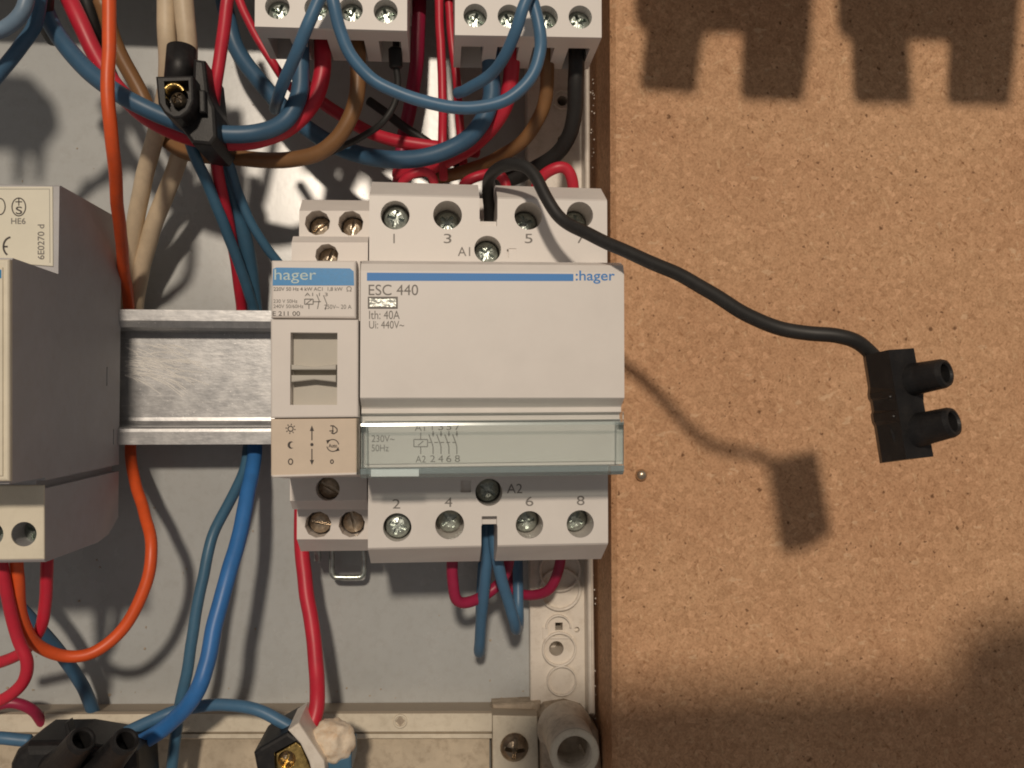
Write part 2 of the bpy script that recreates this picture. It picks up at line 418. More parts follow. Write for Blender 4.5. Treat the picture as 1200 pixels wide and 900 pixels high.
M['black'] = wmat('black_pvc', (0.018, 0.017, 0.016), 0.5)
M['beige'] = wmat('beige_sheath', (0.62, 0.50, 0.35), 0.5)
M['lump'] = plastic('cream_putty', (0.80, 0.68, 0.53), 0.6, 0.12, 0.3, 0.8, 1.2, dirt=(0.62, 0.36, 0.17), dirtamt=0.7)
M['skin'] = plastic('skin', (0.55, 0.33, 0.24), 0.5, 0.1)

# ------------------------------------------------------------------ setting: chipboard wall with the recess
HW = 30.0                                            # chipboard face, mm in front of the back panel
XC1 = P(717, 450, HW).x
def wall():
    bm = bmesh.new()
    X0, X1, Z0, Z1 = -1.2, 1.2, -1.0, 1.2
    x0, x1, z0, z1 = -0.30, XC1, -0.165, 0.36
    c = 0.0013
    rings = []
    def r(a, b, d, e, h): return [Vector((a, -h * MM, d)), Vector((b, -h * MM, d)), Vector((b, -h * MM, e)), Vector((a, -h * MM, e))]
    rings.append(r(X0, X1, Z0, Z1, -4)); rings.append(r(X0, X1, Z0, Z1, HW))
    rings.append(r(x0 - c, x1 + c, z0 - c, z1 + c, HW)); rings.append(r(x0, x1, z0, z1, HW - 1.3)); rings.append(r(x0, x1, z0, z1, -4))
    loft(bm, rings, False, False)
    structure(finish('chipboard_wall', bm, M['chip']))
wall()

# ------------------------------------------------------------------ the distribution box
box = thing('distribution_box', 'recessed distribution box with grey back panel and cream frame set into the chipboard', 'electrical box', P(400, 700, 0))
XS0 = P(619, 700, 0).x
def sst(t): t = max(0.0, min(1.0, t)); return t * t * (3 - 2 * t)
def bow(x, z): return 2.6 * MM * sst((z - .022) / .080) + 1.3 * MM * sst((x + .105) / .120) * sst((z - .0) / .05)
bm = bmesh.new(); NX, NZ = 90, 110; g = []
for j in range(NZ + 1):
    row = []
    for i in range(NX + 1):
        x = -0.298 + (XS0 + 0.004 + 0.298) * i / NX; z = -0.16 + 0.515 * j / NZ
        row.append(bm.verts.new((x, bow(x, z), z)))
    g.append(row)
for j in range(NZ):
    for i in range(NX): bm.faces.new((g[j][i], g[j][i + 1], g[j + 1][i + 1], g[j + 1][i]))
ret = bmesh.ops.extrude_face_region(bm, geom=list(bm.faces))
bmesh.ops.translate(bm, verts=[v for v in ret['geom'] if isinstance(v, bmesh.types.BMVert)], vec=(0, .0015, 0))
finish('back_panel', bm, M['panel'], box, smooth=True)
# ivory strip with knock-outs on the right
bm = bmesh.new(); prism(bm, [(616, -340), (682, -340), (687, 470), (692, 880), (622, 880), (619, 470)], 3.5, -8, 0.5)
cb = bmesh.new()
for (x, y, r, d) in ((652, 760, 2.1, 9.5), (655, 734, 1.5, 9.5), (676, 738, 0.8, 2), (659, 118, 1.5, 9), (659, 164, 1.4, 9)):
    cyl(cb, P(x, y, 3.5) - YF * MM, YF, r * MM, r * MM, (d + 1) * MM, 4 if r == 1.5 and y > 700 else 16)
bm = cut(bm, cb)
strip = finish('knockout_strip', bm, M['strip'], box)
def ringpart(x, y, r0, r1, parent, h0, h1, mat, name='knockout_ring', a0=0, a1=360, n=28):
    bm = bmesh.new(); c = P(x, y, h0)
    full = a1 - a0 >= 360
    sec = []
    for i in range(n + (0 if full else 1)):
        a = math.radians(a0 + (a1 - a0) * i / n); d = Vector((math.cos(a), 0, math.sin(a)))
        sec.append([bm.verts.new(c + d * rr * MM - YF * hh * MM) for rr, hh in ((r0, 0), (r0, h1 - h0), ((r0 + r1) / 2, h1 - h0 + .12), (r1, h1 - h0), (r1, 0))])
    m = len(sec)
    for i in range(m if full else m - 1):
        A, B_ = sec[i], sec[(i + 1) % m]
        for k in range(4): bm.faces.new((A[k], A[k + 1], B_[k + 1], B_[k]))
    return finish(name, bm, mat, parent, smooth=True)
ringpart(655, 760, 4.3, 4.9, strip, 3.45, 4.6, M['strip'])
ringpart(658, 797, 3.8, 4.3, strip, 3.45, 4.6, M['strip'])
ringpart(654, 735, 3.2, 3.7, strip, 3.45, 4.6, M['strip'], a0=0, a1=180)
ringpart(656, 690, 5.3, 6.1, strip, 3.45, 4.6, M['strip'])
ringpart(656, 668, 5.3, 6.1, strip, 3.45, 4.6, M['strip'])
ringpart(659, 118, 2.4, 2.9, strip, 3.45, 4.6, M['strip'])
bm = bmesh.new(); prism(bm, [(636, 735), (643, 735), (643, 746), (674, 746), (674, 749), (636, 749)], 4.0, 3.2, 0.15)
finish('knockout_bar', bm, M['strip'], strip)
bm = bmesh.new(); prism(bm, [(683, -340), (690, -340), (693, 470), (698, 838), (690, 838), (687, 470)], 10.0, -3, 0.9, steps=3)
finish('side_ridge', bm, M['strip'], box)
# cement dust between the strip and the chipboard
bm = bmesh.new()
for i in range(160):
    y = random.uniform(560, 850) if i % 3 else random.uniform(90, 220); q = P(698 + (y - 640) * .004 + random.gauss(0, 1.6), y, random.uniform(0, 6))
    bmesh.ops.create_icosphere(bm, subdivisions=1, radius=random.uniform(.1, .35) * MM, matrix=Matrix.Translation(q))
o = finish('plaster_dust', bm, M['strip'], box); o['kind'] = 'stuff'
bm = bmesh.new(); rs = random.Random(11)
for k in range(90):
    x = rs.uniform(-20, 615); y = rs.choice((rs.uniform(560, 818), 818 - abs(rs.gauss(0, 9)), rs.uniform(60, 330)))
    q = P(x, y, 0); q.y = bow(q.x, q.z) - .0001
    bmesh.ops.create_icosphere(bm, subdivisions=1, radius=rs.uniform(.08, .26) * MM, matrix=Matrix.Translation(q) @ Matrix.Diagonal((rs.uniform(.6, 2), .6, rs.uniform(.6, 2), 1)))
o = finish('dust_specks', bm, M['dust'], box); o['kind'] = 'stuff'
# bottom frame
def px_rows(lst): return lst
bm = bmesh.new()
XL = -0.29; XR = P(576.5, 840, 11).x
xprof(bm, XL, XR, [(829, 822, -2), (829, 823, 0.5), (836, 833, 10.0), (839, 836, 11.0), (859, 857, 11.0), (860, 858.5, 10.2), (861, 860, 11.0), (866, 865, 11.0), (867, 866, 7.0), (867, 866, -2)])
bar = finish('bottom_frame', bm, M['frame'], box)
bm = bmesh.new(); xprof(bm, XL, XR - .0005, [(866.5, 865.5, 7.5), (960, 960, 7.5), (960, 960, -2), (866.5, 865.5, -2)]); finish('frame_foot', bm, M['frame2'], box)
bm = bmesh.new(); prism(bm, [(577, 838), (630, 839), (633, 960), (578, 960)], 11.2, 0, 0.4)
bm = holes(bm, [(603, 877, 11.2, 2.6, 20)], 3); plate = finish('corner_plate', bm, M['frame'], box)
bm = bmesh.new(); prism(bm, [(634, 850), (643, 840), (668, 836), (688, 842), (702, 858), (706, 905), (706, 960), (636, 960)], 16, -2, 1.2, steps=4)
prism(bm, [(577, 826), (634, 823), (634, 960), (577, 960)], 5.5, -2, .8)
finish('corner_base', bm, M['dust'], box)
# diamond hole with a collar
ringpart(469, 845, 1.3, 1.9, bar, 10.95, 11.3, M['frame'], 'hole_collar')
bm = bmesh.new(); prism(bm, [(469, 839), (474.5, 845), (469, 851), (463.5, 845)], 11.2, 10.0, 0.0); finish('diamond_hole', bm, M['dust'], bar)
# tube post in the corner
bm = bmesh.new(); c = P(672, 880, 31)
lathe(bm, c, YF, [(0.010, 4.6 * MM), (0.0, 4.3 * MM), (0.0, 4.35 * MM), (-0.0003, 4.6 * MM), (0.0, 5.6 * MM), (0.0006, 6.05 * MM), (0.013, 6.15 * MM), (0.0148, 6.5 * MM), (0.016, 7.4 * MM)], 36, True, False)
post = finish('corner_post', bm, M['post'], box, smooth=True)
ringpart(672, 880, 4.4, 6.25, post, 29.5, 31.3, M['frame'], 'post_rim')
bm = bmesh.new(); tube(bm, [P(683 - 4, 872, 26), P(690 - 4, 890, 27), P(676, 900, 28), P(662, 893, 27)], 0.5 * MM, 8); finish('post_thread', bm, M['dust'], box, smooth=True)

# ------------------------------------------------------------------ screws (mesh data shared)
def screw_mesh(name, kind, r, mat, dome=0.5):
    bm = bmesh.new()
    lathe(bm, Vector((0, 0, 0)), YF, [(2.4 * MM, r * MM), (0.35 * MM, r * MM), (0.0, r * 0.9 * MM), (-dome * 0.6 * MM, r * 0.62 * MM), (-dome * MM, r * 0.25 * MM)], 24)
    cb = bmesh.new(); w = r * 0.15 * MM; L = r * (0.72 if kind != 'slot' else 1.2) * MM; d = 1.3 * MM
    boxw(cb, (-L, -2 * MM, -w), (L, d, w))
    if kind != 'slot': boxw(cb, (-w, -2 * MM, -L), (w, d * 1.02, L))
    if kind == 'pozi':
        for a in (45, 135):
            q = bmesh.new(); boxw(q, (-L * .75, -2 * MM, -w * .4), (L * .75, 0.2 * MM, w * .4))
            bmesh.ops.rotate(q, verts=q.verts, cent=(0, 0, 0), matrix=Matrix.Rotation(math.radians(a), 3, 'Y'))
            t = bpy.data.meshes.new('q'); q.to_mesh(t); q.free(); cb.from_mesh(t); bpy.data.meshes.remove(t)
    bm = cut(bm, cb)
    bmesh.ops.recalc_face_normals(bm, faces=bm.faces)
    me = bpy.data.meshes.new(name); bm.to_mesh(me); bm.free(); me.materials.append(mat); return me
SCREW = screw_mesh('screw', 'pozi', 2.75, M['screw'])
SCREWB = screw_mesh('slotted_screw', 'slot', 2.6, M['screwb'])
SCREWD = screw_mesh('pan_screw', 'cross', 2.2, M['screwd'], 1.2)
def screw_at(me, px, py, h, depth, parent, rot, name='terminal_screw', tx=0, tz=0):
    q = P(px, py, h) + YF * depth * MM
    return place(name, me, q, parent, math.radians(rot), math.radians(tx), math.radians(tz))
s = place('frame_screw', SCREWD, P(603, 877, 12.2), plate, 0.1); s.scale = (1.75, 1.5, 1.75)

# ------------------------------------------------------------------ DIN rail
rail = thing('din_rail', 'galvanised steel mounting rail between the large relay and the small switch', 'mounting rail', P(230, 442, 20))
xa, xb = -0.26, P(640, 442, 20).x
def railprof(bm, dz=0):
    # (row, h) measured near x = 230 px
    top = [(363.3, 18.6), (363.3, 20), (376, 20), (384, 19.2), (387.5, 17), (388.5, 13.6), (391, 12.6), (489, 12.6), (493.2, 12.75), (496, 13.2), (498, 14.3), (499, 17.5), (500.3, 19.3), (502.4, 19.8), (506, 20), (520.8, 20), (520.8, 18.6)]
    back = [(505.5, 18.6), (502, 18), (500.3, 16.8), (500, 13), (498.5, 11.3), (389.5, 11.3), (387.2, 12.5), (386, 16.6), (383, 17.9), (376, 18.6)]
    rows = top + back
    a = []; b = []
    for y, h in rows:
        q = P(230, y, h); a.append(Vector((xa, q.y, q.z + dz))); b.append(Vector((xb, q.y, q.z + dz)))
    return loft(bm, [a, b])
bm = bmesh.new(); railprof(bm); finish('rail_profile', bm, M['rail'], rail)
for xr_ in (560, -120):
    bm = bmesh.new(); prism(bm, rect(xr_, 400, xr_ + 40, 486), 11.3, 0, 0); finish('rail_riser', bm, M['rail'], rail)
bm = bmesh.new(); rs = random.Random(3)
for k in range(80):
    x0 = 146 + rs.random() ** 1.6 * 60; y0 = 402 + rs.random() * 44; L = rs.uniform(14, 46); a = rs.uniform(-.15, .45)
    stroke(bm, [(x0, y0), (x0 + L * .5 * math.cos(a), y0 + L * .5 * math.sin(a)), (x0 + L * math.cos(a + .12), y0 + L * math.sin(a + .12))], rs.uniform(.5, 1.1), 12.63 + k * .0007)
o = finish('scratches', bm, M['scuff'], rail); o['kind'] = 'stuff'
# upper rail (its lower lip shades the top of the back panel)
rail2 = thing('din_rail', 'upper mounting rail above the frame carrying the two top devices', 'mounting rail', P(230, -100, 20))
bm = bmesh.new(); railprof(bm, P(230, -16, 20).z - P(230, 520.8, 20).z); finish('rail_profile', bm, M['rail'], rail2)

# ------------------------------------------------------------------ contactor
con = thing('contactor', 'wide off-white four pole contactor with blue stripe and clear label cover', 'contactor', P(576, 436, 20))
HS, HN = 52.0, 70.0
xl, xr = P(432, 440, HS).x, P(712, 440, HS).x
bm = bmesh.new()
xprof(bm, xl, xr, [(213, 221, 44), (227, 234, 51.6), (229, 236, HS), (430, 430, HS), (642, 636, HS), (644, 638, 51.6), (660, 655, 43), (640, 635, 5), (233, 240, 5)])
bevel_all(bm, 0.45, 2, 12)
cb = bmesh.new()
def slotbox(cb, x0, x1, y0, y1, h0, h1):
    p = P(x0, y0, h1); q = P(x1, y1, h1)
    boxw(cb, (p.x, -h1 * MM - 0.004, q.z), (q.x, -h0 * MM, p.z))
slotbox(cb, 562, 583, 170, 257, 14, HS)
slotbox(cb, 564, 583, 616, 700, 14, HS)
slotbox(cb, 562.6, 582.4, 250, 265, HS - 2.6, HS); slotbox(cb, 564.6, 582.4, 605, 620, HS - 2.6, HS)
for (x, y, h, r) in ((463, 252, HS, 3.3), (524.5, 252, HS, 3.3), (619, 253, HS, 3.2), (679.5, 252, HS, 3.1), (571.5, 292, HS, 3.1),
                     (465.5, 618, HS, 3.2), (527, 615, HS, 3.3), (620.5, 615, HS, 3.15), (680, 614, HS, 3.15), (573, 577, HS, 3.1)):
    cyl(cb, P(x, y, h) - YF * 2 * MM, YF, r * MM, r * MM, 13 * MM, 28)
slotbox(cb, 594, 596, 292, 302, HS - 1.0, HS); slotbox(cb, 596, 605, 291, 303, HS - 0.25, HS)
slotbox(cb, 540, 552, 563, 577, HS - 1.0, HS)
bm = cut(bm, cb)
housing = finish('terminal_housing', bm, M['white'], con)
for i, (x, y, d, ro, tx) in enumerate(((463, 252, 3.8, 15, 4), (524.5, 252, 9.2, 40, 0), (619, 253, 9, 70, 0), (679.5, 252, 9.2, 10, 0), (571.5, 292, 5.5, 30, 0),
                          (465.5, 618, 3.0, 20, -3), (527, 615, 8.6, 55, 0), (620.5, 615, 8.4, 80, 0), (680, 614, 8.4, 25, 0), (573, 577, 6.5, 35, 0))):
    screw_at(SCREW, x, y, HS, d, con, ro, tx=tx)
# front cover (the nose)
xl, xr = P(422.3, 400, HN).x, P(731.5, 400, HN).x
bm = bmesh.new()
xprof(bm, xl, xr, [(305.5, 308, 66.5), (309, 311, 69.2), (317, 319, HN), (466, 466, HN), (468, 467.5, 69.6), (477, 475.5, 66.8), (479, 477, 66.5), (484.5, 482.5, 66.5), (487, 485, 64.8), (548, 544, 64.8), (549, 545, 63), (549, 545, 49), (309, 311, 49)])
bevel_all(bm, 0.25, 2, 8)
nose = finish('front_cover', bm, M['white'], con)
bm = bmesh.new(); fill(bm, [(430, 319.5), (672, 321), (672, 329.3), (430, 329)], HN + .04); finish('blue_stripe', bm, M['blueprint'], con)
text(con, ':hager', (674.5, 332.5), 46, 15.5, HN + .04, M['blueprint'], bold=0.012)
text(con, 'ESC 440', (432, 346), 58, 12.5, HN + .04, M['ink'])
text(con, 'Ith: 40A', (432.5, 374), 36, 10, HN + .04, M['ink'])
text(con, 'Ui: 440V~', (432.5, 385), 41, 9, HN + .04, M['ink'])
bm = bmesh.new(); prism(bm, rect(431, 347.5, 466, 361.5), HN + .25, HN - 1, 0.15)
cb = bmesh.new(); slotbox(cb, 433, 464, 349.5, 359.5, HN - .4, HN + .25); bm = cut(bm, cb); wf = finish('indicator_window', bm, M['ink'], con)
bm = bmesh.new(); prism(bm, rect(432.8, 349.3, 464.2, 359.7), HN + .12, HN - .38, 0.0)
finish('indicator_flag', bm, M['foil'], wf)
for s_, x, y, w in (('1', 461, 285, None), ('3', 520, 285, 9), ('5', 615, 285, 9), ('7', 676, 285, 9), ('2', 460, 596, 9), ('4', 521, 594, 9), ('6', 616, 593, 9), ('8', 676, 592, 9)):
    text(con, s_, (x, y), w, 11, HS + .04, M['ink'])
text(con, 'A1', (536.5, 300), 14.5, 10.5, HS + .04, M['ink']); text(con, 'A2', (594, 578), 18, 11, HS + .04, M['ink'])
# label card and drawing under the clear cover
bm = bmesh.new(); prism(bm, [(428, 493), (727, 491), (728, 540), (428, 544)], 65.2, 64.6, 0.0); card = finish('label_card', bm, M['card'], con)
hc = 65.26
text(card, '230V~', (435.5, 518), 27, 8, hc, M['inkl']); text(card, '50Hz', (435.5, 529), 20, 8, hc, M['inkl'])
text(card, 'A1', (486, 505), 12, 8, hc, M['inkl']); text(card, 'A2', (487, 542), 12, 8, hc, M['inkl'])
for s1, s2, x in (('1', '2', 504), ('3', '4', 513.5), ('5', '6', 523), ('7', '8', 533)):
    text(card, s1, (x + (2 if s1 == '1' else 0), 504), None if s1 == '1' else 6, 8, hc, M['inkl']); text(card, s2, (x, 541.5), 6, 8, hc, M['inkl'])
bm = bmesh.new()
stroke(bm, [(485, 515), (501, 515), (501, 523.5), (485, 523.5), (485, 515)], 1.1, hc); stroke(bm, [(490, 522), (496, 517)], 1.1, hc)
stroke(bm, [(493, 515), (493, 507)], 1.1, hc); stroke(bm, [(493, 524), (493, 532)], 1.1, hc)
for k in range(5): stroke(bm, [(502 + k * 7, 518.5), (506.5 + k * 7, 518.5)], 1.1, hc)
for k in range(4):
    x = 507.5 + k * 9.3
    stroke(bm, [(x, 505), (x, 511)], 1.2, hc); fill(bm, [(x - 1.6, 508), (x + 1.6, 508), (x, 512)], hc + .01)
    stroke(bm, [(x - 5, 509), (x - 1, 520), (x, 524), (x, 532)], 1.2, hc)
finish('wiring_diagram', bm, M['inkl'], card)
# clear hinged cover: front sheet, side cheeks, thick bottom edge
bm = bmesh.new()
prism(bm, [(423, 485), (731, 482.5), (731, 545), (423, 549)], 70.6, 69.5, 0.2)
cover = finish('clear_cover', bm, M['clear'], con)
bm = bmesh.new(); prism(bm, [(423.0, 498), (429, 498), (429, 548), (423.0, 548)], 69.45, 60, 0.0); finish('cover_cheek', bm, M['clear'], cover)
bm = bmesh.new(); prism(bm, [(725, 495), (731, 495), (731, 544), (725, 544)], 69.45, 60, 0.0); finish('cover_cheek', bm, M['clear'], cover)
bm = bmesh.new(); xprof(bm, P(422.5, 550, 70).x, P(731, 550, 70).x, [(549.2, 545.2, 70.4), (556, 552, 70.2), (560.5, 556, 69), (558, 554, 56), (550, 546, 56)])
bevel_all(bm, 0.2, 1, 20); finish('cover_lip', bm, M['clearlip'], cover)
bm = bmesh.new(); xprof(bm, P(423, 497, 70.6).x, P(731, 496, 70.6).x, [(496.2, 494.0, 70.62), (496.3, 494.1, 70.66), (499.4, 497.2, 70.766), (499.6, 497.4, 70.62)]); finish('cover_ridge', bm, M['clearridge'], cover)

bm = bmesh.new(); xprof(bm, P(435, 552, 70).x, P(491, 552, 70).x, [(549.8, 549.4, 70.45), (550, 549.6, 70.6), (558.4, 558, 70.93), (558.9, 558.5, 70.3)]); finish('glare_facet', bm, M['clearglare'], cover)  # added facet, tilted towards the lamp to give the lip its glare

# ------------------------------------------------------------------ small switch relay
rel = thing('relay', 'narrow off-white relay with blue brand label and recessed rocker window', 'relay', P(368, 436, 20))
xl, xr = P(318, 440, HN).x, P(419.6, 440, HN).x
bm = bmesh.new()
xprof(bm, xl, xr, [(234, 235, 30), (246, 246, 34.6), (247, 247, 35), (277, 277.5, 35), (277, 277.5, 44), (283, 283, 45.6), (284, 284, 46), (306, 306, 46), (306, 306, 66), (559, 557, 66), (561, 559, 46), (587, 586, 46), (588, 587, 45.5), (597, 597, 42), (597, 597, 35.5), (632, 632, 35.5), (633, 633, 35), (646, 645, 29), (640, 639, 6), (240, 241, 6)])
bevel_all(bm, 0.25, 1, 25)
lst = [(372, 261, 35, 3.1, 10), (411, 261.5, 35, 3.1, 10), (383, 299, 46, 2.7, 10), (384, 573, 46, 2.75, 20), (373, 614.5, 35, 3.2, 10), (412.5, 614, 35, 3.2, 10)]
cb = bmesh.new()
for (x, y, h, r, n) in lst: cyl(cb, P(x, y, h) - YF * 1.5 * MM, YF, r * MM, r * MM, 10.5 * MM, n)
bm = cut(bm, cb)
finish('relay_body', bm, M['white2'], rel)
for (x, y, h, r, n), d, ro in zip(lst, (6.6, 6.2, 5.6, 4, 3.6, 3.6), (-35, -80, -70, 30, 10, 75)):
    screw_at(SCREWB, x, y, h, d, rel, ro)
bm = bmesh.new(); prism(bm, [(318, 305), (417.5, 305.3), (417.5, 373.3), (317.5, 372.5)], 70, 66, 0.5, steps=3); up = finish('upper_front', bm, M['white2'], rel)
bm = bmesh.new(); prism(bm, [(317, 374), (420, 374.5), (419.8, 489), (317.2, 490)], 70.4, 66, 0.35)
cb = bmesh.new(); slotbox(cb, 340.5, 395, 389.5, 474.5, 60, 70.4); bm = cut(bm, cb); wfr = finish('window_frame', bm, M['white2'], rel)
bm = bmesh.new(); prism(bm, [(317.2, 491), (418, 490.2), (418, 555.5), (317.5, 558.5)], 70, 66, 0.3)
low = finish('legend_panel', bm, M['label'], rel)
bm = bmesh.new(); prism(bm, [(317.2, 556.5), (418, 553.5), (418, 557), (319, 560)], 70.3, 66, 0.4); finish('lower_lip', bm, M['white2'], rel)
# rocker: back plate and two finger ledges
bm = bmesh.new(); prism(bm, rect(338, 387, 397.5, 477), 67.3, 66.1, 0.0); rk = finish('rocker', bm, M['rocker'], wfr)
bm = bmesh.new()
a = [(341, 427), (368, 430), (394, 427), (394, 433.5), (341, 433.5)]; prism(bm, a, 70.2, 67.2, 0.25)
finish('finger_ledge', bm, M['rocker'], rk)
bm = bmesh.new(); prism(bm, [(341, 439.5), (394, 439.5), (394, 448), (368, 445), (341, 448)], 70.2, 67.2, 0.25); finish('finger_ledge', bm, M['rocker'], rk)
# print on the upper front
hp = 70.06
bm = bmesh.new(); fill(bm, [(320, 315), (324, 313.5), (410, 314.5), (414.5, 318), (415, 334.5), (319.5, 334.5)], hp); bl = finish('brand_band', bm, M['bluelabel'], up)
text(up, 'hager', (321.5, 332), 49, 16.5, hp + .05, M['inkw'])
text(up, '220V 50 Hz 4 kW AC1  1,8 kW', (320.5, 341.5), 81, 5, hp, M['ink'], bold=.01); text(up, '\u03a9', (406, 341.5), 6, 6, hp, M['ink'])
text(up, '230 V 50Hz', (320.5, 355), 28, 4.2, hp, M['ink']); text(up, '240V 50/60Hz', (320.5, 361), 35, 4.2, hp, M['ink'])
text(up, 'E 211 00', (319.5, 370), 32, 5.2, hp, M['inkd'])
text(up, '250V~ 20 A', (380, 362), 32, 5, hp, M['ink']); text(up, 'A1 1 3', (357, 347), 27, 4, hp, M['ink'])
bm = bmesh.new()
stroke(bm, [(357, 350.5), (367, 350.5), (367, 356.5), (357, 356.5), (357, 350.5)], 1.1, hp); stroke(bm, [(359, 356), (365, 351)], 1, hp)
stroke(bm, [(367, 353.5), (376, 353.5)], 1, hp); stroke(bm, [(371, 345), (374, 352), (372, 362)], 1, hp); stroke(bm, [(379, 346), (383, 356), (381, 363)], 1, hp); stroke(bm, [(362, 357), (362, 362)], 1, hp)
finish('wiring_diagram', bm, M['ink'], up)
# legend symbols
bm = bmesh.new(); hl = 70.06
stroke(bm, arc(340.5, 502.5, 3, 3, 0, 360), 1.2, hl)
for k in range(8):
    a = math.radians(45 * k + 10); stroke(bm, [(340.5 + 4.3 * math.cos(a), 502.5 + 4.3 * math.sin(a)), (340.5 + 6 * math.cos(a), 502.5 + 6 * math.sin(a))], 1.2, hl)
finish('sun_symbol', bm, M['inkd'], low)
bm = bmesh.new(); o_ = arc(341, 521.5, 4, 4.3, 60, 300); i_ = arc(343, 521.5, 3.2, 3.4, 290, 70); fill(bm, o_ + i_, hl); finish('moon_symbol', bm, M['inkd'], low)
for x, y, r in ((340.5, 541, 3.3), (389, 541, 2.2)):
    bm = bmesh.new(); stroke(bm, arc(x, y, r * .75, r, 0, 360), 1.3, hl); finish('zero_symbol', bm, M['inkd'], low)
bm = bmesh.new(); stroke(bm, [(365.5, 503), (365.5, 516)], 1.3, hl); stroke(bm, [(365.5, 526), (365.5, 541)], 1.3, hl)
fill(bm, [(363, 505), (365.5, 498.5), (368, 505)], hl + .01); fill(bm, [(363, 539), (368, 539), (365.5, 545)], hl + .01); fill(bm, arc(365.5, 521, 2, 2, 0, 342, 10), hl); finish('arrow_symbol', bm, M['inkd'], low)
bm = bmesh.new(); stroke(bm, [(387, 499), (391, 499), (395, 502.5), (395, 506), (391, 508.5), (388, 507)], 1.3, hl); stroke(bm, [(390, 499), (390, 508)], 1.2, hl); stroke(bm, [(386, 505), (391, 505)], 1.2, hl); finish('lamp_symbol', bm, M['inkd'], low)
bm = bmesh.new(); stroke(bm, arc(390, 522, 7, 7, 20, 170), 1.1, hl); stroke(bm, arc(390, 522, 7, 7, 200, 350), 1.1, hl); fill(bm, [(382, 516), (387, 515), (384, 520)], hl); fill(bm, [(398, 528), (393, 529), (396, 524)], hl); finish('automatic_symbol', bm, M['inkd'], low)
text(low, 'Auto', (385, 524.5), 10, 4.5, hl, M['inkd'], bold=.02)
# release clip under the relay
bm = bmesh.new()
tube(bm, [P(389, 640, 8), P(389, 652, 8), P(389, 668, 8), P(391, 675, 8), P(397, 676.5, 8), P(417, 676.5, 8), P(424, 675, 8), P(426.5, 668, 8), P(426.5, 650, 8), P(426, 640, 8)], 0.75 * MM, 10, 5)
finish('release_clip', bm, M['screw'], rel, smooth=True)
bm = bmesh.new(); prism(bm, rect(368, 640, 375, 658), 9, 6, .2); finish('clip_tab', bm, M['screw'], rel)

# ------------------------------------------------------------------ large relay at the left
lef = thing('relay', 'large relay at the left, side shade painted grey, with cream sticker on its shoulder', 'relay', P(60, 440, 20))
XR = P(12, 430, 78).x; XL = XR - 0.052
HSL = 57.0; HLL = 62.0
prof = [(302, 78), (304, 78.6), (563, 78.6), (566.5, 78), (567, HLL), (654, HLL), (658, HLL - 1)]
rows = [PX(XR, 302, 78), PX(XR, 303, 78.6), PX(XR, 565, 78.6), PX(XR, 567, 77.5)]
zt = PX(XR, 302, 78).z; zb = PX(XR, 567, 77.5).z
pl = [Vector((XR, -77.6 * MM, zt)), Vector((XR, -78 * MM, zt - .0006)), Vector((XR, -78 * MM, zb + .0006)), Vector((XR, -77.6 * MM, zb)),
      Vector((XR, -HLL * MM, zb)), PX(XR, 656, HLL), PX(XR, 658.5, HLL - .8), PX(XR, 641, 40), PX(XR, 636, 33), PX(XR, 626, 25.5), PX(XR, 606, 19), PX(XR, 258, 19), PX(XR, 217.5, HSL - .6), PX(XR, 218.5, HSL),
      Vector((XR, -HSL * MM, zt))]
bm = bmesh.new()
loft(bm, [pl, [Vector((XL, v.y, v.z)) for v in pl]])
cb = bmesh.new()
def sidecut(cb, x0, y0, h0, x1, y1, h1, t, d):
    a, b = PX(XR, y0, h0), PX(XR, y1, h1); u = (b - a).normalized(); n_ = Vector((0, -u.z, u.y)) * t * MM / 2
    R = []
    for xx in (XR + .002, XR - d * MM): R.append([Vector((xx, v.y, v.z)) for v in (a + n_, b + n_, b - n_, a - n_)])
    loft(cb, R)
sidecut(cb, 0, 570, 66, 0, 547.5, 17, 1.7, 1.8)
sidecut(cb, 0, 430, 28, 0, 452, 28, 0.7, 0.8); sidecut(cb, 0, 503, 23, 0, 521, 23, 0.6, 0.8)
for (x, y) in ((28, 626), (-11, 626)): cyl(cb, P(x, y, HLL) - YF * 2 * MM, YF, 2.55 * MM, 2.55 * MM, 11 * MM, 24)
bm = cut(bm, cb); finish('relay_case', bm, M['case'], lef)
bm = bmesh.new(); prism(bm, [(-260, 568.5), (51.6, 568.5), (51.8, 655.5), (-260, 660)], HLL + .45, HLL, 0.3)
bm = holes(bm, [(28, 626, HLL + .45, 2.55, 24), (-11, 626, HLL + .45, 2.55, 24)], 3); finish('terminal_front', bm, M['cream'], lef)
screw_at(SCREW, 28, 626, HLL, 6, lef, 20); screw_at(SCREW, -11, 626, HLL, 6, lef, 50)
bm = bmesh.new(); prism(bm, [(-260, 300), (10.5, 303.5), (10.5, 564), (-260, 570)], 79.4, 78, 0.6, steps=3); face = finish('front_plate', bm, M['cream'], lef)
bm = bmesh.new(); prism(bm, [(-240, 312), (3.0, 313), (3.0, 558), (-240, 560)], 79.75, 79.3, 0.2); plate2 = finish('inner_plate', bm, M['cream'], face)
bm = bmesh.new(); fill(bm, [(-200, 316), (1.5, 316), (1.5, 326), (-200, 326)], 79.8); finish('blue_stripe', bm, M['bluelabel'], plate2)
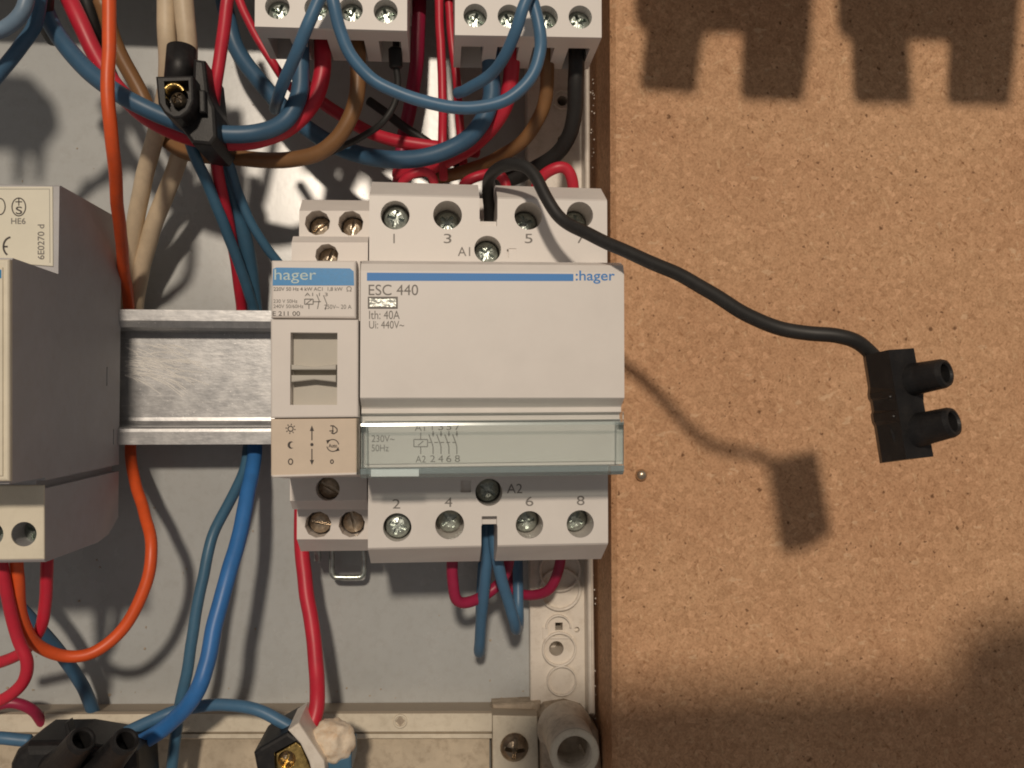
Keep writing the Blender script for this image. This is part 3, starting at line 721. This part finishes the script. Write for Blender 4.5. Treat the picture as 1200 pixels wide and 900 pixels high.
# sticker
bm = bmesh.new(); prism(bm, [(-220, 219), (61.5, 218.5), (62, 312), (-220, 290)], HSL + .35, HSL, 0.1); stk = finish('sticker', bm, M['sticker'], lef)
hs = HSL + .4
bm = bmesh.new(); stroke(bm, arc(22, 242.5, 8, 10.5, 0, 360, 24), 1.3, hs); stroke(bm, [(22, 232), (22, 241)], 1.2, hs); stroke(bm, [(18, 236.5), (26, 236.5)], 1.2, hs); stroke(bm, arc(0, 242, 6, 9.5, 0, 360, 24), 1.3, hs); finish('approval_mark', bm, M['inkd'], stk)
text(stk, 'S', (18.5, 251), 7.5, 9, hs, M['inkd'], bold=.01); text(stk, 'HE6', (13, 262.5), 17, 7, hs, M['ink'], bold=.01)
text(stk, '6E0270 d', (52, 304), 41, 8, hs, M['ink'], rot=True, bold=.01)
bm = bmesh.new(); stroke(bm, arc(13, 289, 9, 11, 120, 265, 16), 2.2, hs); stroke(bm, [(4, 289), (9, 289)], 2, hs); stroke(bm, arc(-8, 289, 9, 11, 100, 265, 16), 2.2, hs); finish('ce_mark', bm, M['inkd'], stk)
bm = bmesh.new(); stroke(bm, [(-100, 221.5), (58, 221.5), (58.5, 308)], 0.5, hs); finish('sticker_border', bm, M['inkl'], stk)
# ------------------------------------------------------------------ the two devices at the top edge
def topdev(x0, x1, yb0, yb1, hl, label):
    t = thing('circuit_breaker', label, 'circuit breaker', P((x0 + x1) / 2, yb0 - 60, 20), 'devices on the upper rail')
    xl, xr = P(x0, yb0, HS).x, P(x1, yb1, HS).x
    bm = bmesh.new(); s = yb1 - yb0
    a = [P(x0, yb0, HS), P(x0, yb0 + 2, HS - .6), PX(xl, yb0 + 38, 33), PX(xl, yb0 + 38, 31)]
    a += [a[-1] + Vector((0, 0, .020)), Vector((xl, -.006, a[-1].z + .020)), Vector((xl, -.006, a[0].z + .085)), Vector((xl, -HS * MM, a[0].z + .085))]
    dz = P(x1, yb1, HS).z - P(x0, yb0, HS).z
    loft(bm, [a, [Vector((xr, v.y, v.z + dz)) for v in a]])
    cb = bmesh.new()
    for (x, y) in hl: cyl(cb, P(x, y, HS) - YF * 2 * MM, YF, 2.75 * MM, 2.75 * MM, 9 * MM, 24)
    w = (xr - xl) / 4
    for k in range(4):
        cx = xl + w * (k + .5); q = PX(cx, yb0 + 30, 36)
        boxw(cb, (cx - 2.6 * MM, -.046, q.z - .004), (cx + 2.6 * MM, -.0325, q.z + .007))
    bm = cut(bm, cb); finish('breaker_body', bm, M['white'], t)
    for k, (x, y) in enumerate(hl): screw_at(SCREW, x, y, HS, 3.2, t, 20 + 47 * k)
    return t
topdev(298.5, 477, 31, 36, [(325, 8), (371, 9.5), (411, 11), (452, 13)], 'off-white two module breaker at the top, left of its twin')
topdev(533, 705, 41, 44, [(557, 18), (597, 19), (640, 20), (680, 20)], 'off-white breaker at the top beside the chipboard edge')

# ------------------------------------------------------------------ wires
WG = 'wires inside the distribution box'
def wire(mat, dia, pts, label, name='wire', taper=None):
    path = smoothpath([P(*p) for p in pts], 7); seed = Vector((len(pts) * 1.7, dia * 9.1, pts[0][0] * .037))
    n_ = len(path)
    for i, q in enumerate(path):
        w = min(1.0, i / 6, (n_ - 1 - i) / 6)
        q += Vector((noise.noise(q * 55 + seed), noise.noise(q * 55 + seed * 2 + Vector((9, 0, 0))), noise.noise(q * 55 + seed * 3))) * .55 * MM * w
        q += Vector((noise.noise(q * 160 + seed), 0, noise.noise(q * 160 - seed))) * .16 * MM * w
    bm = bmesh.new(); tube(bm, path, (dia * .93 / 2) * MM, raw=True)
    return tag(finish(name, bm, M[mat], smooth=True), label, 'wire', WG)
wire('orange', 3.1, [(128, -30, 58), (127, 50, 58), (126, 100, 58), (130, 150, 56), (134, 200, 50), (138, 255, 38), (145, 310, 22), (151, 365, 9), (153, 440, 5), (153, 520, 8), (158, 560, 16), (171, 605, 25), (177, 640, 30), (172, 680, 32), (158, 718, 33), (135, 748, 34), (103, 768, 36), (70, 768, 38), (40, 752, 42), (24, 720, 46), (19, 680, 49), (17, 650, 50), (17, 600, 50)], 'orange wire running down past the large relay and looping below it')
wire('blueshade', 4.4, [(40, -25, 40), (58, 25, 42), (82, 62, 44), (120, 97, 46), (160, 122, 47), (205, 140, 46), (250, 154, 45), (300, 156, 44), (333, 142, 42), (350, 112, 41), (352, 75, 40), (352, 40, 40)], 'thick blue wire sweeping from the top left corner behind the black connector')
wire('red', 4.4, [(70, -25, 38), (92, 22, 40), (112, 62, 40), (140, 105, 40), (180, 141, 41), (230, 161, 41), (290, 167, 40), (335, 153, 39), (364, 122, 38), (377, 85, 38), (378, 45, 38)], 'thick red wire curving just below the thick blue one at upper left')
wire('brown', 4.2, [(118, 0, 30), (138, 55, 27), (165, 110, 25), (188, 158, 24), (220, 178, 26), (270, 184, 30), (330, 187, 33), (376, 176, 36), (405, 147, 38), (418, 115, 39), (420, 80, 39), (419, 45, 39)], 'brown wire curving up into the left top breaker')
wire('blue', 3.0, [(382, -25, 63), (391, 5, 63), (399, 36, 62), (413, 66, 61), (442, 96, 60), (490, 118, 60), (545, 126, 60), (590, 118, 60), (619, 96, 60), (633, 62, 60), (632, 30, 61), (620, -12, 61)], 'blue jumper wire hanging in a loop between the two top breakers')
wire('blue', 3.0, [(388, -25, 60), (374, 0, 60), (359, 32, 59), (347, 62, 56), (335, 90, 51), (327, 110, 44), (322, 128, 30)], 'blue wire slanting down left across the left top breaker')
wire('blue', 2.9, [(628, -25, 64), (613, 8, 64), (604, 38, 62), (592, 68, 58), (574, 90, 53), (548, 105, 48), (536, 109, 44)], 'short blue wire slanting down across the right top breaker')
wb_ = wire('black', 1.8, [(464, 48, 39), (465, 75, 39), (467, 98, 38), (462, 122, 37), (448, 143, 36), (428, 158, 33), (400, 172, 28), (360, 190, 20)], 'thin black wire with a ferrule below the left top breaker')
bm = bmesh.new(); tube(bm, [P(463, 58, 39.5), P(464, 78, 39.2)], 1.7 * MM, 12); finish('ferrule', bm, M['blackp'], wb_, smooth=True)
wire('blueshade', 4.8, [(573, 45, 38), (575, 85, 36), (576, 115, 35), (563, 145, 34), (536, 170, 32), (490, 185, 30), (440, 185, 27), (395, 172, 22), (358, 148, 17), (322, 118, 13), (293, 82, 11), (273, 45, 10), (262, 0, 10)], 'thickest blue wire running low from the right top breaker to the upper left')
wire('red', 4.3, [(600, 45, 38), (599, 88, 36), (589, 128, 33), (566, 160, 28), (536, 182, 24), (500, 198, 18), (465, 205, 12)], 'thick red wire bending left from the right top breaker')
wire('red', 3.6, [(560, 178, 18), (520, 174, 20), (480, 169, 20), (440, 158, 18), (405, 138, 15), (375, 118, 12), (350, 90, 10)], 'red wire crossing behind the thin black wire under the left top breaker')
wire('brown', 3.8, [(640, 45, 37), (641, 88, 35), (636, 128, 31), (615, 165, 27), (582, 187, 22), (545, 201, 17), (505, 210, 12)], 'brown wire bending left from the right top breaker')
wire('black', 4.3, [(676, 45, 39), (676, 88, 38), (673, 130, 34), (664, 164, 29), (645, 188, 24), (615, 204, 18), (585, 214, 14)], 'thick black wire dropping from the right end of the right top breaker')
wire('red', 2.5, [(514, -25, 22), (516, 60, 22), (518, 120, 22), (518, 172, 24), (520, 210, 20)], 'thin red upright wire between the top breakers, left one of the bright pair')
wire('red', 2.5, [(523, -25, 17), (529, 40, 17), (536, 110, 17), (541, 165, 16), (546, 220, 14)], 'thin red upright wire between the top breakers, right one of the bright pair')
wire('redd', 4.2, [(492, -25, 12), (489, 60, 12), (483, 110, 11), (474, 160, 10), (468, 215, 9)], 'upright red wire, shade painted dark crimson, right of the left top breaker')  # shade between the breakers put into the darker red
wire('black', 2.6, [(432, 118, 15), (470, 146, 15), (510, 172, 14), (545, 200, 12)], 'short black wire slanting down right behind the red cross wire')
wire('red', 2.4, [(469, 240, 30), (470, 216, 32), (482, 205, 34), (498, 201, 34), (508, 210, 33), (510, 240, 30)], 'small red loop peeking over the left end of the contactor')
wire('red', 2.8, [(538, 240, 28), (545, 216, 30), (560, 207, 31), (582, 205, 30), (592, 215, 30), (594, 245, 30)], 'small red loop behind the contactor wire slot')
wire('red', 3.1, [(623, 240, 30), (632, 213, 33), (650, 199, 35), (664, 198, 35), (671, 213, 34), (672, 245, 30)], 'red loop peeking over the right end of the contactor')
wire('black', 3.0, [(572, 285, 34), (572, 252, 38), (571, 222, 46), (576, 204, 52), (592, 193, 57), (612, 194, 60), (628, 208, 62), (642, 233, 64), (662, 258, 66), (690, 275, 70), (722, 291, 74), (760, 308, 78), (800, 325, 82), (840, 347, 86), (880, 370, 90), (915, 384, 93), (950, 391, 95), (982, 393, 96), (1003, 399, 96), (1022, 415, 95), (1032, 430, 94)], 'black wire rising from the contactor slot and running out to the loose connector')
wire('red', 3.1, [(271, -25, 46), (265, 10, 46), (259, 60, 45), (253, 110, 43), (250, 150, 36), (253, 195, 33), (261, 232, 29), (269, 266, 23), (275, 300, 17), (281, 338, 11), (285, 372, 6), (286, 430, 4)], 'bright red wire coming down right of the black screw connector')
wire('red', 2.4, [(275, -15, 24), (291, 25, 24), (309, 58, 24), (325, 82, 23), (350, 112, 18)], 'thin red wire slanting under the left corner of the left top breaker')
wire('bluebright', 4.2, [(296, 440, 4), (297, 520, 9), (296, 548, 14), (289, 588, 22), (277, 637, 28), (263, 690, 33), (252, 735, 36), (244, 775, 38), (234, 806, 39), (215, 833, 37), (190, 856, 34), (155, 876, 33)], 'bright blue wire from below the rail to the bottom left connector')
wire('blued', 3.0, [(216, 140, 42), (229, 182, 38), (244, 215, 33), (261, 258, 27), (277, 300, 20), (291, 342, 13), (298, 372, 8), (299, 440, 5), (295, 500, 6), (290, 525, 8), (284, 556, 13), (268, 590, 19), (248, 632, 24), (237, 680, 26), (226, 740, 27), (216, 800, 27), (208, 850, 26), (199, 920, 24)], 'slate blue wire left of the bright blue one below the rail')
wire('blued', 4.2, [(244, 145, 36), (258, 190, 30), (275, 240, 24), (288, 285, 18), (296, 335, 10), (300, 385, 5), (301, 430, 4)], 'upper run of the bright blue wire, its shade painted slate, from the black screw connector down behind the rail')  # same wire as the bright blue one, connector's shade put into its colour
wire('blued', 2.6, [(260, 165, 34), (279, 222, 28), (297, 264, 24), (318, 298, 20), (350, 335, 14)], 'slate blue wire passing behind the small relay')
wire('beige', 4.7, [(195, -25, 42), (196, 40, 42), (196, 88, 38), (190, 130, 32), (179, 170, 26), (166, 220, 20), (156, 280, 14), (149, 335, 9), (147, 385, 5)], 'beige sheathed cable at left of the cable pair')
wire('beige', 4.9, [(213, -25, 44), (218, 40, 43), (219, 80, 40), (219, 140, 28), (208, 185, 22), (191, 235, 18), (173, 290, 13), (161, 335, 9), (156, 385, 5)], 'beige sheathed cable entering the black sleeve')
wire('bluep', 3.5, [(36, -20, 55), (26, 12, 55), (6, 32, 54), (-25, 44, 54)], 'pale blue wire curving out of the top left corner')
wire('blueshade', 3.4, [(49, -25, 48), (43, 25, 48), (23, 55, 47), (-8, 95, 45)], 'blue wire running down to the left edge under the pale one')
wire('black', 4.0, [(56, -25, 44), (52, 10, 43), (54, 30, 38), (62, 45, 30)], 'short black wire between the blue wires in the top left corner')
wire('black', 3.6, [(95, -25, 30), (105, 15, 28), (116, 52, 24), (132, 92, 16)], 'black wire running down beside the thick red wire at upper left')
wire('red', 2.9, [(56, 620, 44), (55, 665, 44), (52, 705, 42), (45, 740, 40), (22, 768, 36), (-25, 784, 32)], 'red wire curving left from the right hole under the large relay')
wire('red', 2.9, [(-2, 630, 52), (4, 665, 52), (12, 705, 50), (23, 748, 47), (34, 776, 46), (30, 798, 45), (12, 815, 44), (-20, 830, 42)], 'red wire hooking down at the left edge below the orange loop')
wire('redd', 3.0, [(-20, 832, 15), (12, 824, 15), (38, 833, 13), (55, 855, 8)], 'dark red wire arching above the bottom left connector')
wire('blueshade', 3.6, [(-20, 676, 30), (8, 696, 28), (40, 730, 24), (70, 765, 18), (94, 800, 13), (110, 836, 8), (118, 862, 2)], 'blue wire slanting behind the orange loop to the bottom frame')
wire('blue', 3.2, [(140, 862, 30), (190, 838, 30), (225, 830, 29), (262, 827, 30), (300, 832, 32), (330, 845, 33), (352, 858, 33), (362, 872, 32)], 'blue wire arching between the two bottom connectors')
wire('blue', 3.2, [(-25, 866, 32), (5, 866, 32), (35, 868, 32)], 'short blue wire entering the bottom left connector from the left')
wire('red', 4.2, [(357, 550, 6), (353, 600, 10), (353, 640, 14), (358, 690, 18), (367, 745, 22), (372, 790, 26), (371, 825, 30), (363, 856, 32), (354, 885, 32)], 'thick red wire dropping from the small relay to the cream capped connector')
wire('blue', 3.1, [(570, 590, 37), (570, 640, 35), (567, 690, 31), (563, 735, 25), (561, 760, 19), (562, 758, 11), (564, 720, 6), (566, 660, 5)], 'blue wire below the contactor, the longer left one of the pair')
wire('blue', 3.1, [(577, 590, 37), (580, 640, 37), (590, 690, 35), (602, 730, 30), (606, 738, 22), (607, 715, 15), (606, 660, 12), (604, 630, 12)], 'blue wire below the contactor, the shorter right one folded back')
wire('redd', 3.0, [(530, 630, 36), (531, 675, 34), (536, 702, 32), (552, 706, 30), (575, 694, 27), (594, 672, 27), (600, 630, 27)], 'crimson loop under the contactor behind the blue pair')
wire('redd', 3.0, [(660, 630, 24), (655, 668, 22), (642, 692, 18), (620, 698, 13), (600, 688, 10), (590, 640, 10)], 'dull red loop under the right end of the contactor')

# ------------------------------------------------------------------ black connectors
def prong(bm, a, b, r):
    ax = (b - a); L = ax.length
    lathe(bm, a, ax, [(0, r * 1.4), (L * .3, r * 1.16), (L * .5, r * 1.06), (L * .93, r * .98), (L, r * .88), (L + .1 * MM, r * .72), (L - .3 * MM, r * .62), (L - 4.5 * MM, r * .5)], 28)
    return bm
# loose two pole block at right
blk = thing('terminal_block', 'loose black two pole connector hanging in front of the chipboard on its wire', 'connector', P(1060, 475, 96))
bm = bmesh.new()
A0 = [P(1011, 417, 90), P(1014, 416, 97), P(1041, 410, 103.5), P(1071, 408, 102), P(1071, 408, 89)]
A1 = [P(1031, 543, 90), P(1034, 542, 97), P(1062, 538, 103.5), P(1094, 535, 101), P(1094, 535, 89)]
rings = []
for t, s_ in ((0, 0), (.30, 0), (.36, .8), (.40, .8), (.43, 0), (.52, 0), (.55, .8), (.62, .8), (.66, 0), (1, 0)):
    r_ = [a.lerp(b, t) for a, b in zip(A0, A1)]
    for k in (0, 1): r_[k] = r_[k] + Vector((s_ * .4, s_ * 1.6, 0)) * MM
    rings.append(r_)
loft(bm, rings); bevel_all(bm, .25, 1, 30)
finish('block_body', bm, M['blackp'], blk)
for (x0, y0, x1, y1, r) in ((1052, 448, 1109, 437, 2.65), (1058, 508, 1118, 494, 2.75)):
    bm = bmesh.new(); prong(bm, P(x0, y0, 99), P(x1, y1, 107), r * MM); sl = finish('screw_sleeve', bm, M['blackp'], blk, smooth=False)
    ax = (P(x1, y1, 107) - P(x0, y0, 99)).normalized()
    o = place('sleeve_screw', SCREWD, P(x1, y1, 107) - ax * 3.2 * MM, sl); o.scale = (.62, .7, .62); o.rotation_euler = YF.rotation_difference(-ax).to_euler()
bm = bmesh.new(); prism(bm, [(1070, 444), (1084, 446), (1084, 470), (1072, 474)], 99, 92, .6); finish('web', bm, M['blackp'], blk)
for (x, y) in ((1043, 465), (1047, 488)):
    bm = bmesh.new(); bmesh.ops.create_icosphere(bm, subdivisions=1, radius=.35 * MM, matrix=Matrix.Translation(P(x, y, 103))); finish('moulding_pip', bm, M['blackp'], blk)

# screw connector at upper left
tlc = thing('terminal_block', 'black connector at upper left with brass screw in its arched opening', 'connector', P(215, 115, 50))
bm = bmesh.new(); prism(bm, [(182, 89), (226, 88), (227, 118), (222, 130), (212, 138), (203, 139), (192, 132), (185, 121)], 58, 40, .5)
cb = bmesh.new(); prism(cb, [P(x, y, 58) for x, y in [(192, 95), (221, 94), (222, 114), (217, 126), (208, 132), (200, 131), (194, 122)]], 62, 54.6, 0.0, px=False); bm = cut(bm, cb)
finish('block_body', bm, M['blackp'], tlc)
bm = bmesh.new(); prism(bm, [(226, 68), (240, 70), (244, 108), (252, 126), (254, 160), (247, 170), (225, 168), (205, 140), (224, 120)], 52, 34, .8)
prism(bm, [(232, 105), (240, 105), (241, 132), (233, 132)], 54, 50, .4)
finish('block_side', bm, M['blackp'], tlc)
bm = bmesh.new(); lathe(bm, P(213, 57, 46), (P(210, 96, 47) - P(213, 57, 46)), [(1.5 * MM, 2.55 * MM), (0, 2.75 * MM), (0, 3.3 * MM), (.0095, 3.35 * MM)], 24); finish('cable_sleeve', bm, M['blackp'], tlc, smooth=True)
ringpart(208, 115, 1.75, 2.45, tlc, 54.5, 57.4, M['brass'], 'brass_clamp', a0=20, a1=215)
q = place('clamp_screw', SCREWD, P(208.5, 116, 56.6), tlc, .6); q.scale = (.72, .9, .72)
# pair at the bottom left
blc = thing('terminal_block', 'black double connector lying on the frame in the bottom left corner', 'connector', P(85, 880, 35))
bm = bmesh.new(); prism(bm, [(6, 970), (9, 897), (16, 882), (30, 872), (80, 871), (158, 884), (163, 970)], 44, 28, 2.4, steps=4); finish('block_body', bm, M['blackp'], blc)
for (x0, y0, x1, y1) in ((68, 902, 97, 866), (118, 904, 148, 867)):
    bm = bmesh.new(); prong(bm, P(x0, y0, 44), P(x1, y1, 53), 3.1 * MM); finish('screw_sleeve', bm, M['blackp'], blc)
bm = bmesh.new(); prism(bm, [(78, 866), (75, 848), (79, 846), (84, 866)], 40, 37, .2); finish('flash_tab', bm, M['blackp'], blc)
# bottom connector with cream lump
bmc = thing('terminal_block', 'opened dark connector at the bottom with brass insert and cream lump beside it', 'connector', P(345, 880, 32))
bm = bmesh.new(); prism(bm, [(297, 883), (304, 877), (337, 858), (352, 868), (378, 905), (380, 960), (312, 960)], 40, 22, .8)
cb = bmesh.new(); prism(cb, [P(x, y, 40) for x, y in [(321, 882), (347, 868), (354, 874), (366, 900), (360, 930), (335, 930), (322, 900)]], 45, 36, 0.0, px=False); bm = cut(bm, cb); finish('block_body', bm, M['blackp'], bmc)
bm = bmesh.new(); prism(bm, [(323, 884), (347, 870), (353, 875), (364, 900), (358, 925), (336, 925), (324, 900)], 38.5, 35.9, .3)
bm = holes(bm, [(336, 890, 38.5, 2.1, 18)], 2.3); finish('brass_insert', bm, M['brass'], bmc)
q = place('clamp_screw', SCREWD, P(336, 890, 36.4), bmc, .4)
bm = bmesh.new(); prism(bm, [(337, 856), (350, 847), (356, 856), (380, 892), (384, 925), (370, 925), (362, 893), (352, 872)], 43, 28, .5); finish('ivory_divider', bm, M['strip'], bmc)
bm = bmesh.new(); bmesh.ops.create_icosphere(bm, subdivisions=4, radius=1)
c0 = P(390, 868, 36)
for v in bm.verts:
    d = v.co.normalized(); k = 1 + .24 * noise.noise(d * 1.7 + Vector((3, 1, 2))) + .09 * noise.noise(d * 5) + .04 * noise.noise(d * 13)
    v.co = c0 + Vector((d.x * 4.9, d.y * 4.6, d.z * 5.3)) * k * MM
finish('cream_lump', bm, M['lump'], bmc, smooth=True)
bm = bmesh.new(); prism(bm, [(383, 893), (412, 884), (412, 905), (395, 930), (383, 930)], 38, 24, .6); finish('side_shell', bm, M['blued'], bmc)

# small screw in the chipboard
bm = bmesh.new(); lathe(bm, P(750, 556, HW - 1), -YF, [(0, 1.1 * MM), (.0011, 1.15 * MM), (.0012, 1.5 * MM), (.0018, 1.5 * MM), (.0024, 1.2 * MM), (.0028, .7 * MM), (.0029, .25 * MM)], 24)
tag(finish('round_head_screw', bm, M['screwb'], smooth=True), 'small round head screw in the chipboard right of the contactor', 'screw')

# ------------------------------------------------------------------ things outside the frame that shade the board
def shade_thing(pts, hw, hc, th, name, mat, label, cat):
    w = [to_lamp(x, y, hw, hc) for x, y in pts]
    bm = bmesh.new(); prism(bm, w, hc, hc - th, .8, px=False)
    return tag(finish(name, bm, M[mat]), label, cat)
shade_thing([(745, -60), (957, -60), (950, 60), (941, 121), (871, 119), (874, 48), (868, 41), (829, 41), (824, 50), (816, 112), (753, 108), (761, 40), (747, 32)], HW, 84, 8, 'terminal_block', 'blackp', 'unseen two legged shape, cut from its shadow, above the frame, nearer the box', 'connector')  # added caster, outline traced back from the shadow it throws
shade_thing([(983, -60), (1200, -60), (1192, 55), (1184, 126), (1113, 125), (1116, 58), (1109, 50), (1066, 50), (1070, 124), (1003, 123), (1001, 52), (985, 42)], HW, 84, 8, 'terminal_block', 'blackp', 'unseen two legged shape, cut from its shadow, above the frame, farther from the box', 'connector')  # second added caster, likewise shaped from its own shadow
# the phone the picture was taken with, just behind the lens
pa = to_lamp(1262, 790, HW, 262); pb = to_lamp(610, 806, HW, 262)
bm = bmesh.new(); u = (pa - pb).normalized(); dn = Vector((u.z, 0, -u.x))
L = .138; rr = .009; cors = []
for cx, cz, a0 in ((L - rr, rr, 270), (L - rr, .067 - rr, 0), (rr, .067 - rr, 90), (rr, rr, 180)):
    for k in range(5):
        a = math.radians(a0 + 22.5 * k); cors.append(pa - u * L + u * (cx + rr * math.cos(a)) + dn * (cz + rr * math.sin(a)))
prism(bm, cors, 269, 262, .8, px=False)
tag(finish('smartphone', bm, M['blackp']), 'dark smartphone held level behind the lens', 'phone')

shade_thing([(-60, 100), (-10, 92), (30, 95), (60, 128), (66, 150), (52, 168), (46, 215), (38, 215), (36, 180), (28, 178), (24, 216), (14, 216), (12, 175), (-60, 170)], 0, 70, 10, 'terminal_block', 'blackp', 'black connector hanging left of the frame', 'connector')
def hand():
    base = to_lamp(1215, 800, HW, 266)
    bm = bmesh.new(); sk = bm.verts.layers.skin.verify()
    def V(x, y, z, r):
        v = bm.verts.new(base + Vector((x, y, z)) * MM); v[sk].radius = (r * MM, r * MM); return v
    def chain(v0, pts):
        p = v0
        for q in pts:
            n = V(*q); bm.edges.new((p, n)); p = n
        return p
    root = V(24, -14, -38, 17); root[sk].use_root = True
    palm = chain(root, [(20, -14, -12, 16)])
    chain(root, [(34, -20, -75, 19), (60, -45, -150, 27), (100, -80, -240, 34)])
    for i, (dx, top, r) in enumerate(((-8, 9, 7.4), (1, 12, 7.6), (10, 10, 7.2), (19, 5, 6.4))):
        chain(palm, [(dx + 6, -15, 2, r + 1), (dx, -10, top, r), (dx - 6, 6, top - 2, r * .92), (dx - 10, 9, top - 12, r * .8)])
    chain(root, [(6, -18, -46, 10), (-14, -12, -50, 8.5), (-30, -8, -46, 7)])
    me = bpy.data.meshes.new('hand'); bm.to_mesh(me); bm.free()
    o = bpy.data.objects.new('person', me); C.objects.link(o)
    o.modifiers.new('skin', 'SKIN'); ss = o.modifiers.new('sub', 'SUBSURF'); ss.levels = ss.render_levels = 2
    me.materials.append(M['skin'])
    tag(o, 'bare hand and forearm holding the phone behind the lens', 'person')
hand()
